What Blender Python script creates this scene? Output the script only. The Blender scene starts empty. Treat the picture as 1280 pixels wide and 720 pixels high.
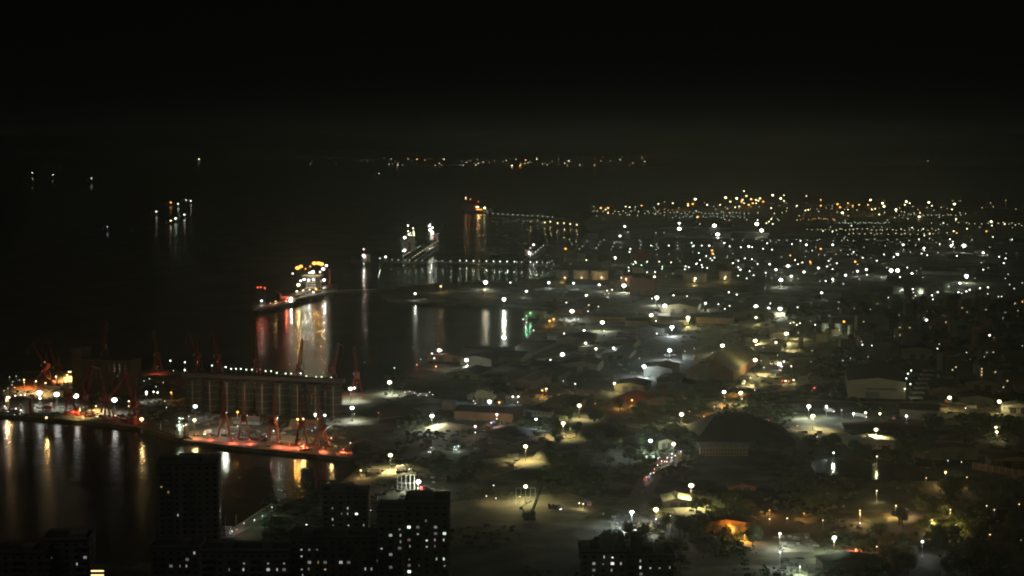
import bpy, math, random
from mathutils import Vector, Matrix
from mathutils.geometry import tessellate_polygon, intersect_point_line
random.seed(7)
S = bpy.context.scene
COL = S.collection
# ------------------------------------------------------------------ camera, sky, night fill, exposure
CAMZ, FPX, HOR = 260.0, 2000.0, 172.0
PITCH = math.atan((360 - HOR) / FPX)
cd = bpy.data.cameras.new('camera'); cam = bpy.data.objects.new('camera', cd); COL.objects.link(cam)
cam.location = (0, 0, CAMZ); cam.rotation_euler = (math.pi/2 - PITCH, 0, 0)
cd.sensor_width = 36; cd.lens = 36 * FPX / 1280; cd.clip_start = 5; cd.clip_end = 120000
S.camera = cam
W = bpy.data.worlds.new("World"); S.world = W; W.use_nodes = True
nt = W.node_tree; nt.nodes.clear()
wo = nt.nodes.new('ShaderNodeOutputWorld'); bg = nt.nodes.new('ShaderNodeBackground')
tc = nt.nodes.new('ShaderNodeTexCoord'); sx = nt.nodes.new('ShaderNodeSeparateXYZ'); cr = nt.nodes.new('ShaderNodeValToRGB')
nt.links.new(tc.outputs['Generated'], sx.inputs[0]); nt.links.new(sx.outputs['Z'], cr.inputs[0])
cr.color_ramp.elements[0].color = (.0013, .0013, .0011, 1); cr.color_ramp.elements[1].color = (.0010, .0010, .0010, 1)
cr.color_ramp.elements[1].position = .35
nt.links.new(cr.outputs[0], bg.inputs['Color']); bg.inputs['Strength'].default_value = 1.0
nt.links.new(bg.outputs[0], wo.inputs['Surface'])
sl = bpy.data.lights.new('night_fill', 'SUN'); sl.energy = 0.045; sl.angle = math.radians(12); sl.color = (1, .98, .86)  # faint fill sun added so dark forms stay visible
so = bpy.data.objects.new('night_fill', sl); COL.objects.link(so); so.rotation_euler = (math.radians(35), 0, math.radians(-40))
S.view_settings.view_transform = 'Standard'; S.view_settings.look = 'None'; S.view_settings.exposure = 0; S.view_settings.gamma = 1
S.cycles.pixel_filter_type = 'GAUSSIAN'; S.cycles.filter_width = 2.2
S.cycles.sample_clamp_indirect = 2.0
S.cycles.max_bounces = 4; S.cycles.diffuse_bounces = 1; S.cycles.glossy_bounces = 2; S.cycles.volume_bounces = 0
S.cycles.transmission_bounces = 2; S.cycles.transparent_max_bounces = 4
S.cycles.caustics_reflective = False; S.cycles.caustics_refractive = False
G = 3.0          # height of the reclaimed ground above the water
HAZE = 0.000064

def P(x, y, z=G):
    """world point seen at photo pixel x, y (1280x720) on the level z"""
    dx = (x - 640); dy = FPX*math.cos(PITCH) + (360-y)*math.sin(PITCH); dz = -FPX*math.sin(PITCH) + (360-y)*math.cos(PITCH)
    t = (z - CAMZ) / dz
    return Vector((dx*t, dy*t, z))
def Pd(x, y, d):
    dx = (x - 640); dy = FPX*math.cos(PITCH) + (360-y)*math.sin(PITCH); dz = -FPX*math.sin(PITCH) + (360-y)*math.cos(PITCH)
    t = d / dy
    return Vector((dx*t, d, CAMZ + dz*t))
def proj(p):
    X, Y, Z = p[0], p[1], p[2]-CAMZ
    c, s = math.cos(PITCH), math.sin(PITCH)
    dep = Y*c - Z*s; up = Y*s + Z*c
    return 640 + FPX*X/dep, 360 - FPX*up/dep, dep

# ------------------------------------------------------------------ materials
MATS = {}
def mat(name, col, rough=.85, metal=0, var=.35, scale=.25, bump=0, emit=None, es=0, col2=None, spec=None):
    if name in MATS: return MATS[name]
    m = bpy.data.materials.new(name); m.use_nodes = True; n = m.node_tree; b = n.nodes['Principled BSDF']
    b.inputs['Roughness'].default_value = rough; b.inputs['Metallic'].default_value = metal
    if spec is not None: b.inputs['Specular IOR Level'].default_value = spec
    if emit:
        b.inputs['Base Color'].default_value = (*[c*.2 for c in emit], 1)
        b.inputs['Emission Color'].default_value = (*emit, 1); b.inputs['Emission Strength'].default_value = es
        m.cycles.emission_sampling = 'NONE'
    else:
        t = n.nodes.new('ShaderNodeTexCoord'); no = n.nodes.new('ShaderNodeTexNoise')
        no.inputs['Scale'].default_value = scale; no.inputs['Detail'].default_value = 5
        r = n.nodes.new('ShaderNodeValToRGB'); c2 = col2 or tuple(c*(1-var) for c in col)
        r.color_ramp.elements[0].position = .35; r.color_ramp.elements[1].position = .65
        r.color_ramp.elements[0].color = (*c2, 1); r.color_ramp.elements[1].color = (*col, 1)
        n.links.new(t.outputs['Object'], no.inputs['Vector']); n.links.new(no.outputs['Fac'], r.inputs[0]); n.links.new(r.outputs[0], b.inputs['Base Color'])
        if bump:
            bp = n.nodes.new('ShaderNodeBump'); bp.inputs['Distance'].default_value = bump
            n.links.new(no.outputs['Fac'], bp.inputs['Height']); n.links.new(bp.outputs[0], b.inputs['Normal'])
    MATS[name] = m; return m
EM = {'W': (1, .96, .86), 'B': (.82, .93, 1), 'Y': (1, .88, .5), 'O': (1, .42, .08), 'R': (1, .10, .04), 'G': (.35, 1, .5), 'P': (1, .68, .62), 'T': (.8, 1, .75), 'M': (1,.72,.35)}
ES = {'W': 7, 'B': 7, 'Y': 7, 'O': 6, 'R': 4, 'G': 4, 'P': 5, 'T': 5, 'M': 6}
LCOL = dict(EM, W=(.97, 1, .80), B=(.84, .97, .98), Y=(1, .84, .36), T=(.8, 1, .66), M=(1, .62, .22), O=(1, .42, .07), R=(1, .15, .07), P=(1, .66, .48))
CN = {'W': 'white', 'B': 'bluish-white', 'Y': 'yellowish', 'O': 'orange', 'R': 'red', 'G': 'green', 'P': 'pinkish', 'T': 'greenish-white', 'M': 'warm'}
def em(c, k=1.0):
    return mat('lamp_%s_%.2f' % (c, k), None, emit=EM[c], es=ES[c]*k)
steel = mat('galvanised_steel', (.35, .35, .34), .5, .6)
concrete = mat('concrete', (.28, .27, .25), .9, scale=.05, var=.4)
dark_conc = mat('quay_concrete', (.09, .085, .08), .9, scale=.08)
asphalt = mat('asphalt', (.06, .058, .055), .8, scale=.12)
glass = mat('dark_glass', (.02, .022, .025), .15)
frame_m = mat('window_frame', (.25, .25, .25), .5)
red_p = mat('red_paint', (.26, .022, .014), .55, scale=.4)
rust = mat('rusty_hull', (.10, .028, .02), .6, scale=.2)
black_p = mat('dark_paint', (.02, .022, .025), .6)
white_p = mat('white_paint', (.62, .61, .57), .6, scale=.3, var=.2)
leaf = mat('leaves', (.055, .085, .025), .7, scale=.6, col2=(.02, .035, .012))
bark = mat('bark', (.07, .05, .035), .9)
grass_m = mat('grass', (.05, .06, .022), .95, scale=.03, col2=(.085, .065, .035))

# ------------------------------------------------------------------ mesh helpers
class MB:
    def __init__(s): s.v = []; s.f = []; s.m = []
    def add(s, vs, fs, m=0):
        o = len(s.v); s.v += [tuple(v) for v in vs]; s.f += [tuple(i+o for i in f) for f in fs]; s.m += [m]*len(fs); return s
    def box(s, c, d, rz=0, m=0, taper=1):
        X, Y, Z = d[0]/2, d[1]/2, d[2]/2; ca, sa = math.cos(rz), math.sin(rz); vs = []
        for k in (-1, 1):
            t = taper if k > 0 else 1
            for a, b in ((-1, -1), (1, -1), (1, 1), (-1, 1)):
                x, y = a*X*t, b*Y*t; vs.append((c[0]+x*ca-y*sa, c[1]+x*sa+y*ca, c[2]+k*Z))
        return s.add(vs, [(3, 2, 1, 0), (4, 5, 6, 7), (0, 1, 5, 4), (1, 2, 6, 5), (2, 3, 7, 6), (3, 0, 4, 7)], m)
    def beam(s, p, q, w, h=None, m=0, w2=None):
        p, q = Vector(p), Vector(q); h = h or w; d = (q-p).normalized()
        u = d.cross(Vector((0, 0, 1)));  u = Vector((1, 0, 0)) if u.length < 1e-3 else u.normalized()
        v = u.cross(d).normalized(); vs = []
        for e, k in ((p, 1), (q, (w2 or w)/w)):
            for a, b in ((-1, -1), (1, -1), (1, 1), (-1, 1)): vs.append(e + u*a*w*k/2 + v*b*h*k/2)
        return s.add(vs, [(3, 2, 1, 0), (4, 5, 6, 7), (0, 1, 5, 4), (1, 2, 6, 5), (2, 3, 7, 6), (3, 0, 4, 7)], m)
    def cyl(s, c, r, h, n=12, m=0, r2=None, cap=0):
        r2 = r if r2 is None else r2; vs = []
        for z, rr in ((0, r), (h, r2)):
            for i in range(n):
                a = 2*math.pi*i/n; vs.append((c[0]+rr*math.cos(a), c[1]+rr*math.sin(a), c[2]+z))
        fs = [(i, (i+1) % n, n+(i+1) % n, n+i) for i in range(n)] + [tuple(range(n-1, -1, -1))]
        if cap:
            vs.append((c[0], c[1], c[2]+h+cap)); fs += [(n+i, n+(i+1) % n, 2*n) for i in range(n)]
        else: fs.append(tuple(range(n, 2*n)))
        return s.add(vs, fs, m)
    def ball(s, c, r, rz=None, n=8, k=4, m=0):
        rz = rz or r; vs = [(c[0], c[1], c[2]-rz)]
        for j in range(1, k):
            t = -math.pi/2 + math.pi*j/k
            for i in range(n):
                a = 2*math.pi*i/n; vs.append((c[0]+r*math.cos(t)*math.cos(a), c[1]+r*math.cos(t)*math.sin(a), c[2]+rz*math.sin(t)))
        vs.append((c[0], c[1], c[2]+rz)); fs = [(0, 1+(i+1) % n, 1+i) for i in range(n)]
        for j in range(k-2):
            for i in range(n): a = 1+j*n; fs.append((a+i, a+(i+1) % n, a+n+(i+1) % n, a+n+i))
        a = 1+(k-2)*n; fs += [(a+i, a+(i+1) % n, len(vs)-1) for i in range(n)]
        return s.add(vs, fs, m)
    def poly(s, pts, z0, z1, m=0):
        n = len(pts); area = sum(pts[i][0]*pts[(i+1) % n][1]-pts[(i+1) % n][0]*pts[i][1] for i in range(n))
        if area < 0: pts = pts[::-1]
        vs = [(p[0], p[1], z0) for p in pts] + [(p[0], p[1], z1) for p in pts]
        tris = tessellate_polygon([[Vector((p[0], p[1], 0)) for p in pts]]); fs = []
        for t in tris:
            a, b, c = [Vector(vs[i]) for i in t]
            if (b-a).cross(c-a).z < 0: t = (t[0], t[2], t[1])
            fs.append(tuple(i+n for i in t))
        if z1 > z0: fs += [(i, (i+1) % n, n+(i+1) % n, n+i) for i in range(n)]
        return s.add(vs, fs, m)
    def mesh(s, name, mats, smooth=False):
        me = bpy.data.meshes.new(name); me.from_pydata(s.v, [], s.f)
        for m in (mats if isinstance(mats, (list, tuple)) else [mats]): me.materials.append(m)
        if any(s.m): me.polygons.foreach_set('material_index', s.m)
        if smooth: me.polygons.foreach_set('use_smooth', [True]*len(s.f))
        me.update(); return me
    def build(s, name, mats, parent=None, loc=None, smooth=False):
        return put(name, s.mesh(name, mats, smooth), parent, loc)
def put(name, me, parent=None, loc=None, rz=0, sc=None):
    o = bpy.data.objects.new(name, me); COL.objects.link(o)
    if parent: o.parent = parent
    if loc is not None: o.location = loc
    if rz: o.rotation_euler = (0, 0, rz)
    if sc is not None: o.scale = sc if hasattr(sc, '__len__') else (sc, sc, sc)
    return o
LABELS = []
def tag(o, label=None, cat=None, group=None, kind=None):
    if label: o['label'] = label; LABELS.append(o)
    if cat: o['category'] = cat
    if group: o['group'] = group
    if kind: o['kind'] = kind
    return o
def thing(name, label, cat, loc=(0, 0, 0), rz=0, group=None):
    return tag(put(name, None, None, loc, rz), label, cat, group)
def dup(o, loc=None, rz=None, parent=None, sc=None):
    c = o.copy(); COL.objects.link(c); c.parent = parent
    if loc is not None: c.location = loc
    if rz is not None: c.rotation_euler = (0, 0, rz)
    if sc is not None: c.scale = sc
    for ch in o.children: dup(ch, parent=c)
    if parent is None: LABELS.append(c)
    return c
LC = {}
def light(p, c, energy, parent=None, size=.6, spot=False):
    k = (c, round(energy), size, spot)
    if k not in LC:
        l = bpy.data.lights.new('lamp_light', 'SPOT' if spot else 'POINT'); l.energy = energy; l.shadow_soft_size = size; l.color = LCOL[c]; LC[k] = l
        if spot: l.spot_size = math.radians(150); l.spot_blend = .35
    o = bpy.data.objects.new('lamp_light', LC[k]); COL.objects.link(o); o.location = p
    if parent: o.parent = parent
    return o

# landmarks for telling look-alikes apart
LM = [("the grain silos", 330, 495), ("the grain elevator", 135, 468), ("the red-lit quay", 350, 556), ("the moored bulk carrier", 385, 350), ("the long trestle jetty", 600, 327),
 ("the tanker berth", 525, 300), ("the gabled bulk shed", 905, 455), ("the flat-fronted warehouse", 1095, 482), ("the dark-roofed canal warehouse", 920, 548), ("the pale storage tanks", 745, 345),
 ("the brick-red tank", 802, 320), ("the reddish block", 803, 362), ("the orange-lit house", 910, 660), ("the floodlit court", 1060, 697), ("the dark canal", 1040, 597), ("the white steel frame", 508, 603),
 ("the crawler crane", 665, 632), ("the orange-lit heap", 800, 492), ("the dark coal heap", 485, 512), ("the low spit", 560, 370), ("the inner basin", 670, 402), ("the orange-lit terminal", 935, 250),
 ("the three slim tanks", 1048, 412), ("the white low roof", 1095, 558), ("the long brown wall", 1245, 592), ("the apartment towers", 450, 665), ("the far shore", 640, 200), ("the far quay", 1100, 262),
 ("the white tanks", 1150, 364), ("the outer trestle", 690, 276), ("the harbour road", 880, 520), ("the tank farm", 850, 308), ("the small anchored boats", 212, 265), ("the windowed tower block", 1231, 472), ("the housing rows", 1180, 425)]
def where(x, y):
    n, lx, ly = min(LM, key=lambda l: (l[1]-x)**2 + ((l[2]-y)*1.6)**2)
    dx, dy = x-lx, y-ly
    if abs(dx) > abs(dy)*1.3: r = 'left of' if dx < 0 else 'right of'
    else: r = 'beyond' if dy < 0 else 'in front of'
    if abs(dx)+abs(dy) < 10: r = 'right beside'
    elif abs(dx)+abs(dy) < 35: r = 'just ' + r
    return f'{r} {n}'

# ------------------------------------------------------------------ the setting
def wpoly(pts, z=G): return [tuple(P(x, y, z))[:2] for x, y in pts]
wm = bpy.data.materials.new('sea_water'); wm.use_nodes = True; n = wm.node_tree; b = n.nodes['Principled BSDF']
b.inputs['Base Color'].default_value = (.004, .006, .006, 1); b.inputs['Roughness'].default_value = .17; b.inputs['IOR'].default_value = 1.33
t = n.nodes.new('ShaderNodeTexCoord'); no = n.nodes.new('ShaderNodeTexNoise'); no.inputs['Scale'].default_value = .11; no.inputs['Detail'].default_value = 4
no2 = n.nodes.new('ShaderNodeTexNoise'); no2.inputs['Scale'].default_value = .012; no2.inputs['Detail'].default_value = 2
bp = n.nodes.new('ShaderNodeBump'); bp.inputs['Distance'].default_value = 1.0; bp.inputs['Strength'].default_value = .5
rr = n.nodes.new('ShaderNodeMapRange'); rr.inputs[1].default_value = .35; rr.inputs[2].default_value = .65; rr.inputs[3].default_value = .15; rr.inputs[4].default_value = .26
n.links.new(t.outputs['Object'], no.inputs['Vector']); n.links.new(t.outputs['Object'], no2.inputs['Vector']); n.links.new(no.outputs['Fac'], bp.inputs['Height']); n.links.new(bp.outputs[0], b.inputs['Normal'])
n.links.new(no2.outputs['Fac'], rr.inputs[0]); n.links.new(rr.outputs[0], b.inputs['Roughness'])
o = MB().add([(-45000, -900, 0), (45000, -900, 0), (45000, 60000, 0), (-45000, 60000, 0)], [(0, 1, 2, 3)]).build('water', wm); tag(o, kind='structure')

# ground: one sheet with quay walls down to the water
gm = bpy.data.materials.new('port_ground'); gm.use_nodes = True; n = gm.node_tree; b = n.nodes['Principled BSDF']; b.inputs['Roughness'].default_value = .9
t = n.nodes.new('ShaderNodeTexCoord')
def nz(sc, det, lo, hi, c1, c2):
    q = n.nodes.new('ShaderNodeTexNoise'); q.inputs['Scale'].default_value = sc; q.inputs['Detail'].default_value = det; n.links.new(t.outputs['Object'], q.inputs['Vector'])
    r = n.nodes.new('ShaderNodeValToRGB'); r.color_ramp.elements[0].position = lo; r.color_ramp.elements[1].position = hi
    r.color_ramp.elements[0].color = (*c1, 1); r.color_ramp.elements[1].color = (*c2, 1); n.links.new(q.outputs['Fac'], r.inputs[0]); return r
a1 = nz(.006, 3, .45, .55, (.055, .056, .046), (.16, .16, .125)); a2 = nz(.045, 8, .40, .62, (.22, .23, .22), (1.15, 1.15, 1.1)); a3 = nz(.02, 4, .48, .56, (1, 1, 1), (.42, .5, .3))
def mul(a, c):
    x = n.nodes.new('ShaderNodeMix'); x.data_type = 'RGBA'; x.blend_type = 'MULTIPLY'; x.inputs[0].default_value = 1
    n.links.new(a, x.inputs[6]); n.links.new(c, x.inputs[7]); return x.outputs[2]
n.links.new(mul(mul(a1.outputs[0], a2.outputs[0]), a3.outputs[0]), b.inputs['Base Color'])
MAIN = [(-200, 707), (60, 704), (190, 702), (284, 676), (345, 633), (380, 622), (412, 612), (440, 592), (456, 576), (470, 575), (420, 571), (300, 559), (235, 551), (170, 534), (100, 526), (0, 518), (-260, 505),
 (-260, 462), (0, 464), (200, 462), (240, 464), (320, 471), (400, 480), (446, 491), (480, 482), (505, 466), (528, 456), (560, 453), (600, 445), (640, 436), (662, 422), (668, 408), (676, 396), (700, 386),
 (640, 381), (520, 379), (485, 374), (470, 366), (500, 358), (560, 354), (640, 352), (690, 346), (700, 335), (712, 318), (728, 300), (738, 290), (728, 278), (742, 268), (800, 263), (930, 255), (1100, 255), (1280, 262), (1700, 275)]
gp = wpoly(MAIN) + [(3500, 900), (1800, -800), (-1800, -800), (-1500, 600)]
o = MB().poly(gp, -3, G).build('ground', gm); tag(o, kind='structure')
# canal
canal = [(1012, 576), (1040, 572), (1100, 577), (1200, 588), (1216, 600), (1130, 602), (1060, 598), (1018, 590)]
o = MB().poly(wpoly(canal), G+.012, G+.012).build('canal_water', wm); tag(o, kind='structure')
# paved yards and lawns; pale and sandy sheets carry lamp pools in their colour
YC = [('concrete_yard', (.30, .27, .21)), ('gravel_yard', (.17, .155, .125))]
lit_yard_m = mat('lit_pale_yard', (.27, .27, .21), .9, scale=.035, var=.55); grav = mat('gravel_yard', (.18, .18, .14), .95, scale=.05, var=.6)
tarmac_y = mat('worn_tarmac', (.11, .105, .095), .85, scale=.04, var=.5); sandy_lit = mat('sandy_lit_ground', (.26, .20, .12), .95, scale=.04, var=.55)
lawn = mat('lawn', (.05, .075, .022), .95, scale=.03, col2=(.10, .07, .035))
pier_m = mat('pier_tarmac', (.07, .068, .062), .85, scale=.04, var=.5)
yards = [(mat('quay_apron', (.065, .06, .055), .85, scale=.05), [(236, 549), (300, 556), (428, 568), (446, 562), (300, 547), (238, 541)]), (lit_yard_m, [(412, 618), (446, 592), (500, 577), (560, 592), (552, 622), (500, 660), (420, 668), (360, 660)]),
 (tarmac_y, [(455, 588), (470, 566), (560, 540), (640, 552), (560, 590), (500, 577)]),
 (sandy_lit, [(590, 592), (690, 562), (690, 572), (600, 602)]), (sandy_lit, [(600, 566), (690, 540), (730, 545), (640, 572)]),
 (grav, [(560, 628), (700, 612), (760, 632), (720, 652), (560, 660)]), (lit_yard_m, [(762, 652), (800, 636), (842, 640), (836, 680), (775, 682)]),
 (lit_yard_m, [(838, 628), (866, 612), (892, 618), (880, 645), (846, 642)]), (sandy_lit, [(990, 540), (1050, 538), (1100, 556), (1010, 556)]), (sandy_lit, [(1080, 545), (1210, 552), (1270, 562), (1110, 560)]),
 (tarmac_y, [(690, 462), (860, 408), (960, 415), (850, 505), (740, 512)]), (tarmac_y, [(560, 505), (700, 480), (740, 512), (600, 528)]), (lit_yard_m, [(900, 412), (985, 398), (1000, 405), (955, 438), (905, 436)]),
 (tarmac_y, [(690, 372), (960, 372), (960, 398), (700, 402)]), (lit_yard_m, [(960, 468), (1050, 472), (1050, 480), (950, 482)]), (pier_m, [(0, 478), (225, 474), (235, 538), (0, 510)]), (pier_m, [(238, 515), (430, 520), (440, 556), (250, 542)]),
 (sandy_lit, [(1125, 503), (1285, 508), (1285, 521), (1130, 514)]), (lawn, [(1050, 632), (1180, 628), (1230, 668), (1080, 652)]), (lit_yard_m, [(972, 668), (1012, 666), (1018, 690), (978, 690)]), (lit_yard_m, [(980, 700), (1024, 698), (1030, 722), (976, 722)]), (lit_yard_m, [(1180, 690), (1210, 690), (1214, 720), (1176, 720)])]  # the first sandy strip is lit road, its light put into the colour
for i, (m_, p_) in enumerate(yards):
    tag(MB().poly(wpoly(p_), G+.02+.004*i, G+.02+.004*i).build('paved_yard', m_), kind='structure')
def ribbon(pts, w, z, name, m_):
    c = [P(x, y) for x, y in pts]; f = []
    for a, b_ in zip(c, c[1:]):
        k = max(1, int((b_-a).length/25)); f += [a.lerp(b_, i/k) for i in range(k)]
    f.append(c[-1]); L = []; R_ = []
    for i, p in enumerate(f):
        d = (f[min(i+1, len(f)-1)] - f[max(i-1, 0)]).normalized(); s_ = Vector((-d.y, d.x, 0))*w/2
        L.append((p+s_)[:2]+(z,)); R_.append((p-s_)[:2]+(z,))
    nn = len(f); mb = MB().add(L+R_, [(i, nn+i, nn+i+1, i+1) for i in range(nn-1)])
    return tag(mb.build(name, m_), kind='structure'), f
road_m = mat('road_asphalt', (.11, .10, .085), .7, scale=.1, var=.35)
ROADS = [([(790, 640), (812, 598), (838, 570), (852, 552), (878, 530), (905, 505), (945, 475), (985, 440), (1005, 412), (1022, 392)], 16), ([(440, 600), (560, 556), (700, 512), (800, 470), (905, 420), (985, 398)], 10),
 ([(905, 505), (1000, 500), (1140, 505), (1290, 520)], 10), ([(878, 530), (960, 528), (1010, 545), (1150, 565), (1290, 572)], 10), ([(880, 500), (1060, 478), (1280, 470)], 8),
 ([(600, 470), (720, 420), (800, 385), (960, 380), (1200, 395)], 9), ([(700, 345), (860, 358), (1100, 348), (1290, 356)], 9), ([(1050, 640), (1130, 638), (1175, 655), (1230, 672)], 8), ([(700, 640), (790, 632), (845, 645), (860, 690)], 9),
 ([(0, 500), (200, 512), (250, 520), (430, 530), (500, 520), (620, 498)], 9)]
road_pts = []
for i, (r_, w_) in enumerate(ROADS):
    o, f = ribbon(r_, w_, G+.12+.004*i, 'road', road_m); road_pts += f[::2]
    if i in (0, 1, 2, 3):
        mb = MB()
        for a, b_ in zip(f[::2], f[1::2]):
            d = (b_-a).normalized(); mb.beam(a.lerp(b_, .1)+Vector((0, 0, .17+.004*i)), a.lerp(b_, .5)+Vector((0, 0, .17+.004*i)), .25, .02)
        tag(mb.build('road_marking', white_p), kind='stuff')
# far shore with low hills
hill_m = mat('far_hills', (.04, .045, .03), .95, scale=.002)
mb = MB(); fs = []; NX = 90
for j, (d, h) in enumerate(((19500, 0), (19600, 4), (23000, 12), (27000, 60), (30000, 110), (33000, 0))):
    for i in range(NX+1):
        x = -8500 + 17500*i/NX; hh = h*(.5 + .5*math.sin(i*.37+j) * math.sin(i*.13+2*j)) + (2 if j in (1, 2) else 0)
        dd = d*(.735 + .30/(1+math.exp((x+1300)/220))); mb.v.append((x*dd/20000, dd + 120*math.sin(i*.5), max(hh*.5, 0) if j not in (0, 5) else -2))
for j in range(5):
    for i in range(NX): a = j*(NX+1)+i; mb.f.append((a, a+1, a+NX+2, a+NX+1)); mb.m.append(0)
tag(mb.build('far_shore_hills', hill_m), kind='structure')

# ------------------------------------------------------------------ lamps
LAMPS = []
PW = {1: 0, 2: 13000, 3: 56000, 4: 60000}
POST = {}
RADK = {0: .40, 1: .66, 2: 1.3, 3: 2.35, 4: 3.2}
POLE = MB().cyl((0, 0, 0), .22, 1, 6, r2=.12).mesh('pole', steel); FOOT = MB().box((0, 0, .4), (1.2, 1.2, .8)).mesh('footing', concrete)
ARM = MB().beam((-1.6, 0, 0), (1.6, 0, 0), .25).mesh('crossarm', steel)
HEADS = {}
def head_mesh(c, r, k=1.0):
    key = (c, round(r*4)/4, k)
    if key not in HEADS:
        rr_ = max(.4, key[1]); mb = MB()
        mb.ball((0, 0, 0), rr_, rr_*.72, 10, 6)
        HEADS[key] = mb.mesh('lamp_head', em(c, k), smooth=True)
    return HEADS[key]
def tiny_mesh(c, r, h, k=1.0):
    key = (c, round(r*3)/3, round(h/2)*2, k)
    if key not in POST:
        mb = MB().cyl((0, 0, 0), .14, key[2], 5, m=0); mb.ball((0, 0, key[2]), max(.33, key[1]), max(.3, key[1]*.8), 8, 4, m=1)
        POST[key] = mb.mesh('lamp_post', [steel, em(c, k)])
    return POST[key]
FARL = MB()
FARK = []
def lamp(x, y, cls, c, h=None, z=G, kind=None, pw=None, spot=False):
    """a lamp whose lit head stands at photo pixel x, y; h metres tall on ground level z"""
    far = y < 330
    if h is None: h = {0: 5, 1: 7, 2: 10, 3: 12, 4: 13}[cls] * (1.5 if far else 1)
    hp = P(x, y, z+h); d = proj(hp)[2]; r = RADK[cls]*d/FPX; r = min(max(r, .35), 7)
    base = Vector((hp.x, hp.y, z))
    if ((cls == 0 and y < 352) or (cls == 1 and 262 < y < 346)) and kind is None and pw is None:
        if (c, cls) not in FARK: FARK.append((c, cls))
        FARL.cyl(base, .14, h, 5); FARL.ball(hp, r, r*.8, 6, 3, m=1+FARK.index((c, cls))); return None
    if kind is None and y < 285: kind = ('terminal_lamp', 'terminal lamp'); pw = pw*.35 if pw else pw
    name, cat = kind or (('floodlight_mast', 'floodlight') if cls >= 3 else ('street_lamp', 'street lamp') if cls == 2 else ('lamp_post', 'lamp post'))
    if cls >= 2:
        t_ = thing(name, '-', cat, base)
        p_ = put('pole', POLE, t_, (0, 0, 0), sc=(1+cls*.2, 1+cls*.2, h-.2)); put('footing', FOOT, t_)
        if cls >= 3: put('crossarm', ARM, t_, (0, 0, h-.3*r), sc=(1, 1, 1))
        put('lamp_head', head_mesh(c, r, {2: 1.2, 3: 1.5, 4: 1.4}[cls] * (.5 if c in 'OM' else 1)), t_, (0, 0, h))
    else:
        t_ = tag(put(name, tiny_mesh(c, r, h, .75 if cls == 0 else 1.2), None, base), '-', cat)
    e = PW.get(cls, 0) if pw is None else pw
    if e: light((0, 0, h - r*.75 - .9), c, e, t_, spot=spot)
    LAMPS.append((t_, x, y, cls, c, cat))
    return t_
def rows(s_, cls, c, **k):
    for tok in s_.split():
        x, y = tok.split(','); lamp(float(x), float(y), cls, c, **k)

# cargo pier on the left
rows('49,491 71,493 95,495 143,500', 4, 'W', pw=26000, spot=True)
rows('244,508', 3, 'B', spot=True, pw=9000); rows('440,510 438,486 487,478', 3, 'W', spot=True); rows('443,485', 2, 'W')
rows('183,490 394,518 406,519 50,498', 2, 'W', spot=True); rows('282,516', 2, 'W', pw=34000, h=17); rows('177,524', 3, 'M', pw=6000); rows('378,524', 3, 'M', pw=22000, h=18); rows('243,525', 3, 'M', pw=34000, h=14); rows('10,497', 3, 'M', pw=12000); rows('372,524', 2, 'O', h=18, pw=22000); rows('338,521', 1, 'P', h=17, pw=14000); rows('347,521', 1, 'W', h=17, pw=9000); rows('297,515', 2, 'O')
rows('183,494 192,491 197,492 126,518 342,510 342,540 213,452 231,454 231,464 325,463 282,460 376,468', 1, 'W'); rows('414,546', 1, 'M', h=9, pw=7000)
rows('217,462 231,460 241,455 253,456 180,475 187,472 204,477 195,482 206,500 208,508 297,531 309,518 346,523 333,544 394,533 390,537 395,475 443,516', 0, 'T')
rows('265,457 289,461 295,461 301,461 308,462 315,462 332,464 339,464 346,466 357,467 364,467 383,470 395,471 402,471 414,472', 1, 'T', h=12)
rows('161,503 161,509 144,521 52,465 56,454', 1, 'M')
rows('236,522 19,496 26,495 31,495 12,498', 1, 'P'); rows('58,522', 2, 'M', pw=6000)
rows('30,476 45,478 57,480 86,466', 1, 'M', pw=50000, h=11, spot=True); rows('84,470 70,472 88,466', 1, 'M', pw=9000); rows('100,509 120,506', 1, 'M', pw=42000, h=9, spot=True); rows('92,512 245,543 262,544', 1, 'R', pw=24000, h=4, spot=True)
rows('291,548 312,549 349,553 380,555 404,559 429,561', 1, 'R', pw=24000, h=4, spot=True); rows('362,553 374,553', 1, 'R', pw=30000, h=5, spot=True); rows('438,552', 1, 'P', pw=3000, h=5); rows('214,492', 1, 'O', pw=3000)
# boats and buildings at the pier's landward end
rows('8,508 10,513 18,517 25,516 33,509 12,470 16,476 10,484 22,478 18,483 5,487 20,469 24,474 15,480', 0, 'T')
# spit, inner basin, shore
rows('549,438', 3, 'P', pw=9000); rows('583,450', 3, 'W'); rows('540,443 543,449', 1, 'W'); rows('521,457', 1, 'R', pw=1500); rows('545,457', 1, 'O', pw=6000, h=5); rows('493,461', 1, 'G'); rows('526,448', 0, 'W')
rows('506,489 512,488 518,490 525,491 533,493 537,489 541,492', 0, 'W'); rows('540,520', 3, 'W'); rows('473,517', 1, 'R', pw=600)
rows('607,353 630,374', 3, 'W'); rows('606,362 551,358', 2, 'M', pw=8000); rows('519,367 658,364', 2, 'W', pw=7000); rows('638,354', 1, 'W'); rows('663,392 658,396', 1, 'G', pw=1500); rows('679,389', 1, 'Y', pw=1500); rows('687,401 692,399', 2, 'O', pw=9000, h=7)
rows('654,400 667,414', 1, 'T'); rows('630,422 703,443 753,403', 3, 'W'); rows('730,413 732,429 767,435 745,436', 2, 'W'); rows('705,418 688,451 820,402 821,418', 1, 'W')
rows('840,409 837,438 805,458 813,551 790,640', 3, 'B'); rows('860,400', 2, 'Y'); rows('799,447 842,487 704,475', 0, 'W')
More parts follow.
